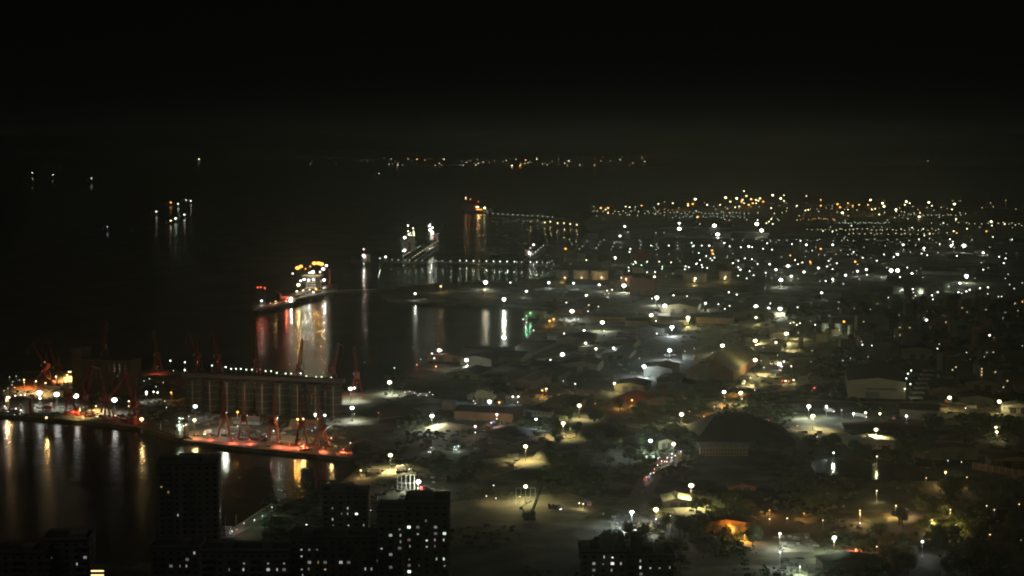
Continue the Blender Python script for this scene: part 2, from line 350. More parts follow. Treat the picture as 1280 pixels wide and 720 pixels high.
rows('768,479', 2, 'Y'); rows('719,481', 1, 'P', pw=1500); rows('683,486', 2, 'M'); rows('678,488', 1, 'O', pw=5000, h=6); rows('775,503 790,500', 1, 'O', h=6, pw=6000)
rows('599,489 641,497 648,497 647,504 594,542 621,525 614,530 595,508 605,508', 1, 'W'); rows('612,502', 3, 'W'); rows('624,503', 2, 'O', pw=2500); rows('621,518', 2, 'P'); rows('594,533', 2, 'P', pw=2500); rows('587,509 594,503 612,514 592,500', 0, 'W'); rows('641,513', 0, 'R')  # three here are a vehicle trail, built as lamp posts
rows('670,524', 2, 'B'); rows('724,507 704,529 657,558 488,569', 3, 'Y', spot=True, pw=70000); rows('842,555', 3, 'P', pw=16000); rows('852,518', 3, 'Y'); rows('744,503 793,506 862,513 997,531', 0, 'O')
rows('451,588', 2, 'M', pw=5000, h=6); rows('539,561 523,612', 1, 'P'); rows('568,557 573,556', 1, 'T', pw=2000, h=5); rows('523,602', 4, 'W', pw=34000, h=8)  # the greenish pair is vehicle lights, built as posts
rows('657,608', 3, 'Y'); rows('608,620 650,621', 1, 'M', pw=900, h=4); rows('620,621 617,605 463,636', 0, 'W'); rows('689,629', 0, 'R'); rows('729,628 724,627', 1, 'Y', pw=2000, h=5)
rows('820,637', 4, 'M', pw=22000); rows('820,651', 1, 'B'); rows('838,643 383,654', 0, 'W'); rows('864,607', 4, 'Y', pw=90000, h=15, spot=True)
rows('862,534 880,519 893,507 906,495 922,483', 0, 'O', h=9, pw=22000, spot=True); rows('938,471 955,458 972,443 988,429 998,415', 0, 'Y', h=9, pw=34000, spot=True)  # post lamps added along the harbour road for its warm glow
# around the gabled shed and the east side
rows('903,432 944,426 983,417', 3, 'Y'); rows('944,450', 3, 'Y', pw=40000, h=16); rows('926,491', 3, 'Y', pw=14000); rows('970,428', 2, 'Y'); rows('905,490', 3, 'T', pw=5000); rows('988,405 992,404 996,407 1000,405', 1, 'Y'); rows('1019,407', 1, 'B'); rows('1055,402', 2, 'O', pw=1500)
rows('974,455', 3, 'W', h=7, pw=7000); rows('977,459 980,453', 1, 'B'); rows('989,459', 1, 'Y'); rows('978,477 1018,486 961,527', 1, 'R', pw=700); rows('982,475 992,474', 1, 'Y', pw=5000, h=5)  # the first one is bright vehicle light, built as a mast
rows('1011,508', 3, 'W'); rows('1016,520', 3, 'Y', pw=80000, spot=True); rows('1033,508', 2, 'B'); rows('1052,514', 1, 'P', pw=1200); rows('1067,517', 2, 'B'); rows('1082,516 1100,517', 2, 'Y', pw=3000); rows('1133,520', 2, 'B', pw=2000); rows('1095,537', 3, 'Y', pw=60000, spot=True)
rows('1078,432 1090,433', 1, 'B'); rows('1085,445 1102,421 1118,419 1115,437 1104,436 1063,447 1250,470 1251,477', 0, 'T'); rows('1042,566', 2, 'T', h=6, pw=4000); rows('1096,572', 1, 'Y', pw=1500)
rows('1096,615', 1, 'Y', pw=3500); rows('1132,637', 2, 'P', pw=9000, h=5); rows('1188,639', 1, 'M', pw=12000); rows('935,640 962,636 1005,640', 0, 'O', pw=7000, h=5); rows('889,657 914,660 931,669', 1, 'O', pw=14000, h=4); rows('898,657', 2, 'O', pw=34000, h=5)
rows('1165,652 1195,658 1120,634 1075,640', 1, 'M', pw=14000, h=7)
rows('975,667', 2, 'W', pw=22000); rows('975,690 1153,677', 2, 'B', pw=5000); rows('1043,672', 3, 'T', pw=30000); rows('962,647 984,646 1075,652 1276,673 920,622', 0, 'W'); rows('1070,686', 1, 'R', pw=22000, h=6); rows('1000,708', 0, 'T', pw=9000, h=6)
rows('1187,497 1249,502', 3, 'Y', pw=12000); rows('1237,419', 2, 'P', pw=2500); rows('1172,437 1208,442', 1, 'B'); rows('1246,404 1253,462', 0, 'T'); rows('1245,534 1246,540', 2, 'Y', pw=3500, h=7); rows('1182,590', 2, 'M', pw=20000); rows('1202,576 1185,574 1160,563', 0, 'T')
rows('1158,400 1172,399 1179,400', 2, 'B', pw=1500); rows('1135,467 1139,463 1133,473 1131,486 1138,480', 1, 'T', h=16, pw=700)
# middle distance
rows('733,369 882,379 749,356 961,385', 2, 'W'); rows('686,353 717,354', 2, 'B'); rows('780,357 821,372 831,382 715,389 945,383 975,386', 3, 'W'); rows('814,394 860,397', 3, 'Y'); rows('759,364 765,363', 1, 'P'); rows('756,367 761,366', 0, 'M')
rows('815,374 842,370 859,371 708,379 735,390 898,381 912,383 906,387 911,366 921,369 963,380 997,385', 1, 'W'); rows('736,382 748,384', 1, 'P'); rows('945,397', 2, 'Y')
rows('1048,385 1068,385 1081,387 1088,386 1124,393 1130,388 1262,382 1268,379', 0, 'Y'); rows('1278,378', 1, 'O'); rows('1166,388 1243,394', 0, 'R')
rows('818,346 869,348', 2, 'Y', pw=7000); rows('752,347', 2, 'M', pw=30000, h=8); rows('727,347 706,347 783,349 868,351 907,346', 1, 'M', pw=16000, h=8); rows('726,322 742,322 802,320', 1, 'Y', pw=12000, h=8); rows('1125,364 1151,364 1186,358 1032,413 1049,412', 0, 'T', pw=4500, h=8); rows('819,340 794,348 800,348 858,343 877,344 909,339 942,344 957,341 937,339', 1, 'W')  # the warm rows are added in front to light the tanks
rows('976,350 985,333 1114,338 1122,338 1208,345 1205,307', 3, 'W'); rows('970,337 962,331 989,345 1005,340 1023,335 1041,349 1057,344 1083,337 1072,339 1140,342 1027,366 1200,354 1229,316', 2, 'W', pw=5000)
rows('1125,347 1032,352 1222,332 1229,337 1172,366 1198,366 1208,365 1212,363 1225,361 1235,360 1165,370 1166,375 1141,362 1128,363', 1, 'W'); rows('1187,377 1234,371 1248,370 1262,355 1278,353', 0, 'T')
rows('1008,306 1041,306 1129,306 1122,318 1155,310 1189,307', 2, 'W', pw=5000); rows('1026,311 1013,328', 2, 'O', pw=2500); rows('1069,327', 2, 'O', pw=4000); rows('988,319 1045,318', 1, 'O', pw=2500)
rows('994,325 1003,328 1036,326 1046,329 1034,333 1067,315 1071,319 1096,326 1105,318 1152,317 1159,319 1196,320 1191,305 1249,321 1257,323', 1, 'W'); rows('978,306 991,306 1020,309 1080,309 970,303 1008,314 1015,313 1051,313', 0, 'T')
rows('769,322 936,308', 2, 'W', pw=5000); rows('787,315 788,311 836,307 887,307 883,320 905,304 940,309 954,311 959,304 990,305 886,307 867,307 877,307 912,308 926,309 965,312', 1, 'W'); rows('707,311 890,313 891,317', 2, 'O', pw=1500); rows('733,325 794,327 809,327 824,327 839,328', 1, 'Y')
rows('870,330 875,325 877,331 884,335 878,334 916,329 923,326 931,323 940,324 923,334 926,337 947,330 962,330 970,337 893,322 861,334 857,333', 1, 'W')
rows('728,308 731,305 734,302 715,305 720,302 724,311 750,302 748,306 745,310 768,304 766,308 764,312 801,302 801,306 800,310 821,305 821,308 820,312 823,310 847,303 847,307 847,311 865,303 866,308 866,315 755,300 713,330 687,328 690,326 683,333 692,330', 0, 'T')
rows('849,286 893,282 897,293 946,280 952,288', 3, 'W', pw=20000); rows('849,279 781,283 775,295', 2, 'W'); rows('785,290 820,291 830,291 875,280', 0, 'W'); rows('947,275 961,277 966,280 958,279 964,274', 1, 'Y')
# far terminal
rows('869,249 907,247 921,248 966,244 976,248 1088,250 1103,254 1105,258 1133,252 1161,253 1193,255 1120,262 1149,271 1239,277 1053,266', 2, 'Y', pw=9000, h=26)
rows('751,260 760,260 866,255 860,255', 2, 'O', pw=6000, h=20); rows('913,252 933,245 939,249 945,250 950,248 928,250', 2, 'M', pw=16000, h=30); rows('927,252 936,256 941,254 954,252 1050,259 1047,255', 2, 'O', pw=16000, h=20)
rows('757,262 782,258 787,259 823,255 841,254 884,256 980,244 980,251 964,260 1008,245 996,257 1007,263 1094,261 1099,268 1137,254 1131,256 1165,257 1195,274 1240,282 1256,280 1209,286 1192,289 1162,292 919,259 924,258 948,251 930,239', 1, 'Y', h=22, pw=6000)
rows('872,271', 2, 'O', pw=3000); rows('1026,250 1026,257 1074,256 1060,254 1066,257 802,257 1233,289 1196,291 1085,256', 1, 'O', h=18)
rows('1225,284 1269,281 1277,282 1170,303 775,268 787,268 819,268 798,264 810,264', 0, 'Y')
random.seed(3)
for y0, x0, x1, n_, c in ((266, 812, 940, 26, 'T'), (271, 840, 935, 22, 'T'), (264, 740, 800, 9, 'Y'), (263, 820, 860, 8, 'O'), (279, 1050, 1115, 18, 'T'), (274, 1000, 1050, 10, 'O'), (287, 1040, 1180, 26, 'Y'), (269, 1125, 1205, 16, 'T'), (292, 1060, 1190, 18, 'Y'), (279, 1200, 1280, 12, 'Y'), (287, 1010, 1055, 8, 'M'), (300, 900, 1180, 20, 'T')):
    for i in range(n_): lamp(x0 + (x1-x0)*(i+random.uniform(-.3, .3))/n_, y0 + random.uniform(-1.2, 1.2), 0, c, h=10)
for x, y in ((30, 1), (14, 2)): pass
for x0, x1, y0, y1, n_, c in ((760, 990, 298, 350, 60, 'T'), (990, 1280, 298, 350, 50, 'W'), (830, 1280, 250, 262, 26, 'M'), (900, 1230, 258, 276, 50, 'Y'), (740, 900, 258, 270, 20, 'T'), (1020, 1280, 278, 300, 26, 'T')):
    for i in range(n_): lamp(random.uniform(x0, x1), random.uniform(y0, y1), random.choice((0, 0, 1)) if y0 > 262 else 0, c, h=10)
for x, y in ((860, 257), (900, 256), (930, 254), (945, 254), (1060, 262), (1090, 262), (1120, 264), (1010, 262), (760, 266), (1150, 266), (1190, 262)): lamp(x, y, 1, 'M', h=18, pw=50000)
# town and scattered small lights on the east side
for x0, x1, y0, y1, n_, c in ((1000, 1280, 385, 455, 16, 'T'), (1000, 1270, 318, 380, 22, 'W'), (700, 960, 410, 500, 14, 'W'), (960, 1280, 590, 700, 8, 'M')):
    for i in range(n_): lamp(random.uniform(x0, x1), random.uniform(y0, y1), 0, c, h=6)

# far shore lights
FAR = '10,193 296,190 303,190 310,190 316,190 330,188 337,199 354,194 388,205 390,202 408,188 420,204 411,198 452,201 459,201 466,201 497,204 521,199 541,198 555,199 583,198 586,200 593,204 598,204 612,203 629,202 640,207 635,204 650,207 651,205 657,200 671,197 671,199 681,204 698,199 711,201 722,197 730,197 733,186 746,202 754,197 776,200 791,188 791,204 803,198 805,200 1150,201 1160,201 1168,202 510,199 531,200 605,199 618,201 645,199 664,203 690,202 706,204 739,198 763,201 23,192 78,191 250,187 261,187'
random.seed(5)
FAR += ''.join(f' {random.uniform(485, 810):.0f},{random.uniform(196, 207):.1f}' for _ in range(55)) + ''.join(f' {random.uniform(0, 480):.0f},{random.uniform(187, 199):.1f}' for _ in range(18))
for i, tok in enumerate(FAR.split()):
    x, y = map(float, tok.split(',')); bright = i in (17, 19, 20, 26, 28, 31, 30, 32, 35, 40)
    d = min(250*FPX/(y-HOR), 23500 if x > 480 else 26000); p = Pd(x, y, d)
    c = random.choice('WYYTO' if x > 480 else 'YT')
    key = ('far', c, bright, i % 3, x > 480)
    if key not in POST:
        mb = MB(); mb.cyl((0, 0, -12), .8, 12, 5); mb.ball((0, 0, 0), 7.5 if bright else 3+1.2*(i % 3), 4.5, 8, 4, m=1); POST[key] = mb.mesh('shore_lamp', [steel, em(c, 1.2 if bright else (.16, .3, .5)[i % 3] if x > 480 else .16)])
    t_ = tag(put('shore_lamp', POST[key], None, (p.x, p.y, p.z)), '-', 'shore lamp'); LAMPS.append((t_, x, y, 1 if bright else 0, c, 'shore lamp'))

if FARK: tag(FARL.build('distant_lamps', [steel]+[em(c, 1.2 if k else .6) for c, k in FARK]), kind='stuff')

# ------------------------------------------------------------------ jetties
def jetty(pts, w, lab, deck=6, gap=22, lamps_px=(), lamp_c='T', lp=900, lh=6):
    t_ = thing('jetty', lab, 'jetty'); c = [P(x, y, deck) for x, y in pts]
    mb = MB()
    for a, b_ in zip(c, c[1:]): mb.beam(a, b_, w, 1.0)
    mb.build('deck', dark_conc, t_)
    mb = MB()
    for a, b_ in zip(c, c[1:]): mb.beam(a+Vector((0, 0, 3.2)), b_+Vector((0, 0, 3.2)), w*.35, .8)
    mb.build('pipe_rack', steel, t_); pile = MB().cyl((0, 0, -2), .7, deck+1.4, 6).mesh('pile', dark_conc)
    for a, b_ in zip(c, c[1:]):
        k = max(1, int((b_-a).length/gap))
        for i in range(k):
            p = a.lerp(b_, i/k)
            for s_ in (-1, 1): d = (b_-a).normalized(); put('pile', pile, t_, (p.x-d.y*s_*w*.35, p.y+d.x*s_*w*.35, 0))
    for x, y, cl in lamps_px: lamp(x, y, cl, lamp_c, h=lh, z=deck, pw=lp if cl else lp*.25, kind=('jetty_lamp', 'jetty lamp'))
    return t_
jl = [(x, 324.5+(x-480)*.02, 0) for x in (490, 498, 507, 512, 520, 528, 537, 545, 553, 563)] + [(x, 325.5+(x-560)*.02, 1 if x in (575, 583, 592, 608, 617, 625, 634, 643, 663, 671) else 0) for x in (575, 583, 592, 599, 608, 617, 625, 634, 643, 646, 652, 663, 671, 678, 684)]
jetty([(475, 329), (560, 329.5), (700, 334)], 9, 'long trestle jetty strung with small white lamps across the harbour', lamps_px=jl, lp=2600)
jetty([(482, 328), (482, 324)], 12, 'short head of the long jetty at its seaward end', lamps_px=[(475, 323, 1), (482, 321, 2)], lp=6000)
jetty([(606, 270), (660, 272), (740, 278)], 9, 'outer trestle with two faint rows of lamps and reflections', lamps_px=[(610+i*6.2, 266.5+i*.35, 0) for i in range(14)], lp=1500)
jetty([(655, 278), (728, 286)], 8, 'inner trestle beside the outer one, lamps mirrored in the water', lamps_px=[(663, 277, 0), (672, 276, 0), (681, 278, 1), (688, 277, 1), (697, 279, 1), (705, 279, 1), (713, 280, 1), (721, 281, 1)], lamp_c='M', lp=2600)
jetty([(516, 330), (547, 308)], 10, 'lit approach to the tanker berth running outward', lamps_px=[(516+i*3.1, 321.5-i*2.05, 0) for i in range(11)], lamp_c='Y', lp=1200)
jetty([(504, 327), (529, 312)], 8, 'second lit gangway beside the tanker berth', lamps_px=[(504+i*2.6, 320-i*1.5, 0) for i in range(9)], lamp_c='T', lp=900)
jetty([(655, 327), (681, 312)], 9, 'short diagonal jetty near the right end of the trestle', lamps_px=[(663+i*3.2, 320-i*2.6, 0) for i in range(6)], lamp_c='W', lp=900)
jetty([(320, 388), (412, 366), (470, 364)], 14, 'low dark quay beside the moored bulk carrier', lamps_px=[], gap=30)

# ------------------------------------------------------------------ ships
def hull_mb(L, Bm, D, dr=0):
    mb = MB(); st = [(-.5, .78, .0), (-.42, .95, 0), (-.2, 1, 0), (.25, 1, 0), (.38, .8, .05), (.46, .42, .14), (.5, .04, .22)]; rings = []
    for u, w, lift in st:
        x = u*L; y = w*Bm/2; top = D*(1+lift); rings.append([(x, -y, top), (x-(.02*L if u > .4 else 0), -y*.86, -1.5), (x-(.02*L if u > .4 else 0), y*.86, -1.5), (x, y, top)])
    for r_ in rings: mb.v += r_
    for i in range(len(rings)-1):
        a = i*4
        for k in range(4): mb.f.append((a+k, a+(k+1) % 4, a+4+(k+1) % 4, a+4+k)); mb.m.append(0)
    mb.f += [(0, 3, 2, 1), tuple(len(mb.v)-4+k for k in range(4))]; mb.m += [0, 0]; return mb
def ship(x0, y0, x1, y1, Bm, D, name, lab, cat, hull=rust, house=white_p, cranes=0, lit=(), tiers=4, hs=1.0, group=None, hx=-.38, hl=.13):
    """stern at pixel x0,y0, bow at x1,y1 on the water"""
    a, b_ = P(x0, y0, 0), P(x1, y1, 0); d = b_-a; L = d.length; rz = math.atan2(d.y, d.x)
    t_ = thing(name, lab, cat, ((a.x+b_.x)/2, (a.y+b_.y)/2, 0), rz, group)
    hull_mb(L, Bm, D).build('hull', hull, t_)
    MB().box((-.02*L, 0, D+.05), (.8*L, Bm*.9, .3)).build('deck', rust, t_)
    hb = put('bridge_house', None, t_, (hx*L, 0, D)); w = Bm*(.82 if hx < -.2 else .55); l = min(hl*L, Bm*1.1)
    for i in range(tiers):
        MB().box((0, 0, 1.6*hs+i*3.0*hs), (l*(1-.07*i), w*(1-.04*i), 2.7*hs)).build('deck_house', house, hb)
        MB().box((l*(1-.07*i)/2+.06, 0, 1.9*hs+i*3*hs), (.1, w*(1-.04*i)*.85, .9*hs)).build('window_band', glass, hb)
    MB().box((l*.1, 0, tiers*3*hs+1.5), (l*.45, Bm*1.0, 2.2)).build('wheelhouse', house, hb)
    MB().cyl((-.46*L, 0, D), Bm*.09, tiers*3*hs+4, 10, r2=Bm*.07).build('funnel', red_p, t_)
    MB().beam((-.36*L, 0, D+tiers*3*hs), (-.36*L, 0, D+tiers*3*hs+9), .5, w2=.2).build('mast', steel, t_)
    hm = MB().box((0, 0, .9), (L*.09, Bm*.6, 1.5)).mesh('hatch_cover', black_p)
    for i in range(6): put('hatch_cover', hm, t_, (-.24*L+i*.115*L, 0, D+.2))
    for i in range(cranes):
        x = -.18*L + i*.23*L; c_ = put('deck_crane', None, t_, (x, 0, D))
        MB().cyl((0, 0, 0), 1.3, 13, 8, r2=1.0).build('pedestal', red_p, c_); MB().box((0, 0, 13.5), (3.5, 3, 3)).build('crane_cab', red_p, c_)
        MB().beam((1, 0, 14), (L*.12, 0, 22), 1.4, 1.2, w2=.6).build('crane_jib', red_p, c_)
    MB().beam((.46*L, 0, D), (.46*L, 0, D+9), .4).build('foremast', steel, t_)
    inv = Matrix.Rotation(-rz, 3, 'Z'); mid = Vector(((a.x+b_.x)/2, (a.y+b_.y)/2, 0))
    for px, py, h, c, k, pw in lit:
        q = P(px, py, h); loc = inv @ (q-mid); loc.z = h
        # keep the lamp over the ship
        loc.x = max(-.49*L, min(.49*L, loc.x)); loc.y = max(-Bm*.45, min(Bm*.45, loc.y)); 
        r = max(.5, k*proj(q)[2]/FPX)
        put('ship_lamp', head_mesh(c, r*(1.25 if c == 'O' else 1), 1.1 if c in 'WYTB' else .5), t_, loc); MB().cyl((loc.x, loc.y, D), .15, max(.5, loc.z-D), 5).build('lamp_pole', steel, t_)
        if pw: light((loc.x, loc.y, loc.z-r-.8), c, pw, t_)
    return t_
ship(414, 362, 352, 383, 32, 10, 'bulk_carrier', 'floodlit bulk carrier with bright white bridge moored beyond the dark quay', 'ship', hull=black_p, tiers=5, hx=-.12, hl=.62, hs=1.45, lit=[
 (371, 364, 13, 'Y', 1.0, 26000), (379, 363, 13, 'M', 1.0, 26000), (387, 362, 13, 'M', 1.0, 26000), (395, 361, 13, 'O', 1.0, 26000),  # four deck lamps added to light the bridge house front
 (372, 335, 51, 'O', 2.3, 12000), (376, 333, 53, 'O', 2.0, 0), (393, 329, 53, 'O', 2.3, 12000), (398, 329, 51, 'O', 2.3, 0), (402, 330, 49, 'O', 2.3, 12000), (404, 336, 41, 'W', 1.6, 9000), (408, 332, 44, 'W', 1.5, 0), (391, 340, 38, 'W', 1.8, 16000), (366, 342, 46, 'W', .7, 0), (387, 341, 38, 'W', .9, 0), (400, 340, 36, 'W', .9, 0), (382, 336, 48, 'O', .8, 0), (388, 333, 50, 'O', .8, 0),
 (373, 356, 24, 'Y', 1.9, 9000), (380, 349, 31, 'W', 1.4, 12000), (386, 350, 29, 'W', 1.4, 12000), (392, 350, 27, 'W', 1.3, 9000), (376, 351, 30, 'W', 1.1, 0), (396, 348, 26, 'M', 1.3, 0), (405, 350, 22, 'W', 1.6, 12000), (401, 352, 20, 'P', 1.0, 0), (409, 366, 10, 'W', 1.3, 9000), (411, 360, 12, 'M', .8, 0), (418, 341, 26, 'W', .6, 0), (361, 383, 12, 'W', 2.1, 8000), (349, 377, 14, 'O', .8, 2500)])
ship(366, 381, 316, 390, 22, 6, 'cargo_barge', 'low dark barge with red lamps on its raised boom ahead of the bulk carrier', 'ship', hull=black_p, tiers=2, cranes=1, lit=[
 (316, 359, 34, 'R', 1.3, 1500), (326, 359, 34, 'R', 1.2, 1500), (331, 360, 34, 'R', 1.3, 1500), (327, 376, 14, 'W', 1.1, 3500), (338, 379, 9, 'M', .7, 2500), (352, 377, 12, 'M', .8, 2500), (346, 380, 9, 'R', .7, 2000), (358, 372, 14, 'R', .8, 16000), (350, 374, 12, 'R', .7, 9000)])  # last two red lamps added to light the deck crane
ship(512, 322, 509, 300, 34, 12, 'tanker', 'tanker outlined in greenish deck lamps at the offshore berth', 'ship', tiers=5, lit=[
 (506, 297, 24, 'W', 1.9, 9000), (510, 282, 44, 'W', 1.0, 0), (510, 289, 34, 'Y', .8, 0), (523, 285, 30, 'Y', .8, 0), (511, 293, 26, 'T', 1.1, 4000), (514, 294, 24, 'Y', .7, 0), (517, 294, 24, 'Y', .7, 0), (520, 294, 24, 'Y', .7, 0), (525, 292, 24, 'Y', 1.0, 2500), (528, 290, 24, 'Y', .8, 0), (506, 314, 16, 'T', 1.7, 9000), (505, 317, 10, 'G', .8, 0), (498, 314, 14, 'W', .6, 0), (513, 291, 30, 'T', .6, 0), (517, 290, 30, 'T', .6, 0), (521, 289, 30, 'T', .6, 0)])
ship(543, 305, 537, 297, 26, 9, 'service_vessel', 'service vessel under four very bright white lamps behind the tanker', 'ship', tiers=4, lit=[(533, 283, 44, 'W', 1.5, 9000), (538, 280, 44, 'P', 1.0, 0), (541, 285, 40, 'W', 1.0, 0), (539, 289, 34, 'W', 2.0, 16000), (543, 294, 28, 'W', 1.9, 14000)])
ship(608, 267, 578, 265, 30, 8, 'lit_freighter', 'low freighter glowing orange and red far out past the outer trestle', 'ship', house=mat('orange_glow_house', (.5, .2, .1), .7), tiers=5, hx=0, hl=.6, hs=1.3, lit=[(585, 259, 22, 'Y', .9, 3000), (589, 259, 22, 'Y', .9, 3000), (597, 259, 20, 'M', .8, 3000), (588, 249, 46, 'R', 1.0, 4000), (593, 248, 46, 'O', .8, 3000), (598, 252, 40, 'R', .8, 3000), (584, 262, 14, 'O', .9, 7000), (591, 262, 14, 'O', .9, 7000), (598, 262, 14, 'O', .9, 6000), (604, 246, 50, 'W', .6, 0)])  # glow put into the house colour; three low orange lamps added in front
ship(612, 268, 603, 266, 18, 7, 'work_boat', 'small work boat with one yellow lamp beside the orange freighter', 'boat', tiers=3, lit=[(605, 260, 20, 'Y', 1.4, 6000)])
ship(460, 332, 440, 329, 20, 7, 'coaster', 'coaster with three white mast lamps left of the long jetty', 'ship', tiers=4, lit=[(454, 316, 34, 'P', 1.2, 4000), (457, 322, 22, 'W', 1.2, 6000), (447, 323, 20, 'W', 1.3, 6000), (440, 322, 18, 'W', .7, 0), (448, 333, 4, 'T', .6, 0)])
ship(659, 324, 672, 311, 18, 6, 'harbour_tug', 'tug with a cluster of white lamps at the diagonal jetty', 'boat', tiers=3, lit=[(667, 306, 22, 'W', 1.2, 3000), (663, 310, 18, 'P', .9, 0), (661, 315, 14, 'W', .8, 0), (659, 320, 12, 'W', 1.7, 8000)])
boats = [(210, 255, 'O', 1.0, 'orange-lit boat, highest on the left of the anchored cluster'), (219, 257, 'T', .9, 'small green-lit boat just right of the orange-lit one'), (229, 252, 'W', .6, 'faintly lit boat at the top of the anchored cluster'), (235, 253, 'W', .7, 'boat at the far right of the anchored cluster, weak white lamp'),
 (192, 267, 'W', .8, 'lone boat at the left of the anchored cluster, dim lamp'), (210, 279, 'Y', .9, 'yellow-lit boat low in the anchored cluster'), (216, 276, 'T', 1.4, 'brightest greenish boat in the anchored cluster'), (227, 271, 'W', .9, 'white-lit boat at the right middle of the anchored cluster'),
 (245, 200, 'Y', 1.0, 'solitary vessel on the dark horizon water, two yellow lamps'), (37, 219, 'Y', .7, 'vessel with a warm lamp furthest left offshore'), (63, 222, 'W', .6, 'vessel with a pale lamp second from the left offshore'), (111, 227, 'W', .6, 'vessel with a cold lamp mirrored below it offshore'), (131, 287, 'B', .4, 'very faint bluish boat below the anchored ones'), (470, 220, 'T', .5, 'dim vessel above the small white coaster offshore')]
for x, y, c, k, lab in boats:
    big = 1 if y > 230 else 2.2
    ship(x-3, y+2.2, x+4, y+2.2, 9*big, 3*big, 'anchored_boat', lab, 'boat', hull=black_p, tiers=2, hs=big*.9, lit=[(x, y, 13*big, c, k, 400*big*big*k if y > 230 else 900)], group='vessels at anchor')
# moored boats by the pale promenade and the cargo pier
ship(280, 678, 296, 664, 7, 2.2, 'passenger_boat', 'small passenger boat with a row of bluish lamps beside the lit promenade', 'boat', tiers=2, hs=.8, lit=[(282, 667, 3.6, 'B', .8, 500), (287, 665, 3.6, 'B', .9, 900), (292, 663, 3.6, 'T', .8, 500), (298, 661, 3.6, 'B', 1, 900), (302, 662, 4, 'P', .7, 0), (316, 662, 2, 'P', .5, 0)])
ship(232, 553, 200, 544, 12, 4, 'river_freighter', 'moored ship dressed in greenish white lamps by the red-lit quay', 'ship', tiers=3, lit=[(x, y, 9+((545-y)*.6), 'T', .7, 500 if i % 4 == 0 else 0) for i, (x, y) in enumerate([(217, 538), (221, 539), (225, 539), (229, 540), (233, 541), (220, 533), (224, 533), (229, 534), (233, 534), (228, 524), (232, 525), (236, 525), (238, 537), (243, 536), (247, 535), (222, 529)])])
ship(40, 523, 2, 519, 13, 5, 'pier_vessel', 'vessel with pinkish lamps at the left end of the cargo pier', 'ship', tiers=3, lit=[(8, 498, 14, 'P', 1.0, 5000), (20, 514, 8, 'W', .7, 500), (30, 511, 8, 'W', .7, 0), (14, 512, 9, 'W', .8, 0), (6, 508, 10, 'B', .8, 800), (24, 513, 8, 'P', .7, 0)])
ship(396, 618, 380, 590, 9, 3, 'harbour_launch', 'unlit launch whose dark shape cuts the orange reflection', 'boat', hull=black_p, house=black_p, tiers=2, hs=.8, lit=[])
tagp = thing('promenade', 'pale narrow promenade pier between the towers and the dark basin', 'pier'); a, b_ = P(284, 672, G+.5), P(346, 631, G+.5)
MB().beam(a, b_, 8, 1).build('deck', concrete, tagp); MB().beam(a+Vector((-3.5, 0, 1.1)), b_+Vector((-3.5, 0, 1.1)), .2, .8).build('railing', steel, tagp)
for x, y, c, pw in ((305, 654, 'P', 1500), (328, 645, 'G', 500), (340, 634, 'T', 1200), (290, 664, 'B', 900), (318, 650, 'W', 700)): lamp(x, y, 0, c, h=6, pw=pw, z=G+1)

# ------------------------------------------------------------------ portal cranes
def portal_crane(boom_deg, col=red_p):
    t_ = put('portal_crane', None); leg = MB()
    for sx_, sy in ((-1, -1), (1, -1), (1, 1), (-1, 1)): MB().beam((sx_*5, sy*5, 0), (sx_*2.4, sy*2.4, 14), 1.1, w2=.9).build('leg', col, t_)
    mb = MB().box((0, 0, 1.2), (12, 1, 1)); mb.v = [(x, y-5, z) for x, y, z in mb.v]; mb.box((0, 5, 1.2), (12, 1, 1)); mb.build('sill_beam', col, t_)
    MB().cyl((0, 0, 14), 3.2, 2.2, 12).build('slewing_ring', col, t_); MB().box((-2, 0, 18.4), (8, 4.6, 4.2)).build('machinery_house', col, t_)
    MB().box((3.4, 2, 18.2), (2.2, 2, 2.6)).build('cab', white_p, t_)
    MB().beam((-1, 0, 20), (-2.5, 0, 31), 1.2, w2=.7).build('tower', col, t_); MB().beam((-5, 0, 20), (-2.5, 0, 31), .5).build('back_stay', col, t_)
    a = math.radians(boom_deg); tip = Vector((3+27*math.cos(a), 0, 19+27*math.sin(a))); mb = MB()
    r0 = Vector((3, 0, 19))
    for s_ in (-1, 1):
        mb.beam(r0+Vector((0, s_*1.3, 0)), tip+Vector((0, s_*.3, 0)), .55); mb.beam(r0+Vector((-.9, s_*1.1, 1.4)), tip+Vector((-.4, s_*.3, .7)), .4)
    for k in range(8):
        p = r0.lerp(tip, k/8); q = r0.lerp(tip, (k+1)/8); mb.beam(p+Vector((0, 1.3*(1-k/9), 0)), q+Vector((-.6, -1.2*(1-k/9), 1)), .3)
    mb.build('boom', col, t_)
    j = tip+Vector((9, 0, -3.0)); MB().beam(tip+Vector((-3.5, 0, 1.3)), j, 1.0, w2=.5).build('jib', col, t_); MB().beam(Vector((-2.5, 0, 31)), tip+Vector((-3, 0, 1.3)), .3).build('tie_bar', col, t_)
    MB().beam(j, j-Vector((0, 0, 9)), .22).build('hoist_rope', steel, t_)
    return t_
PC = [portal_crane(62), portal_crane(48), portal_crane(72)]
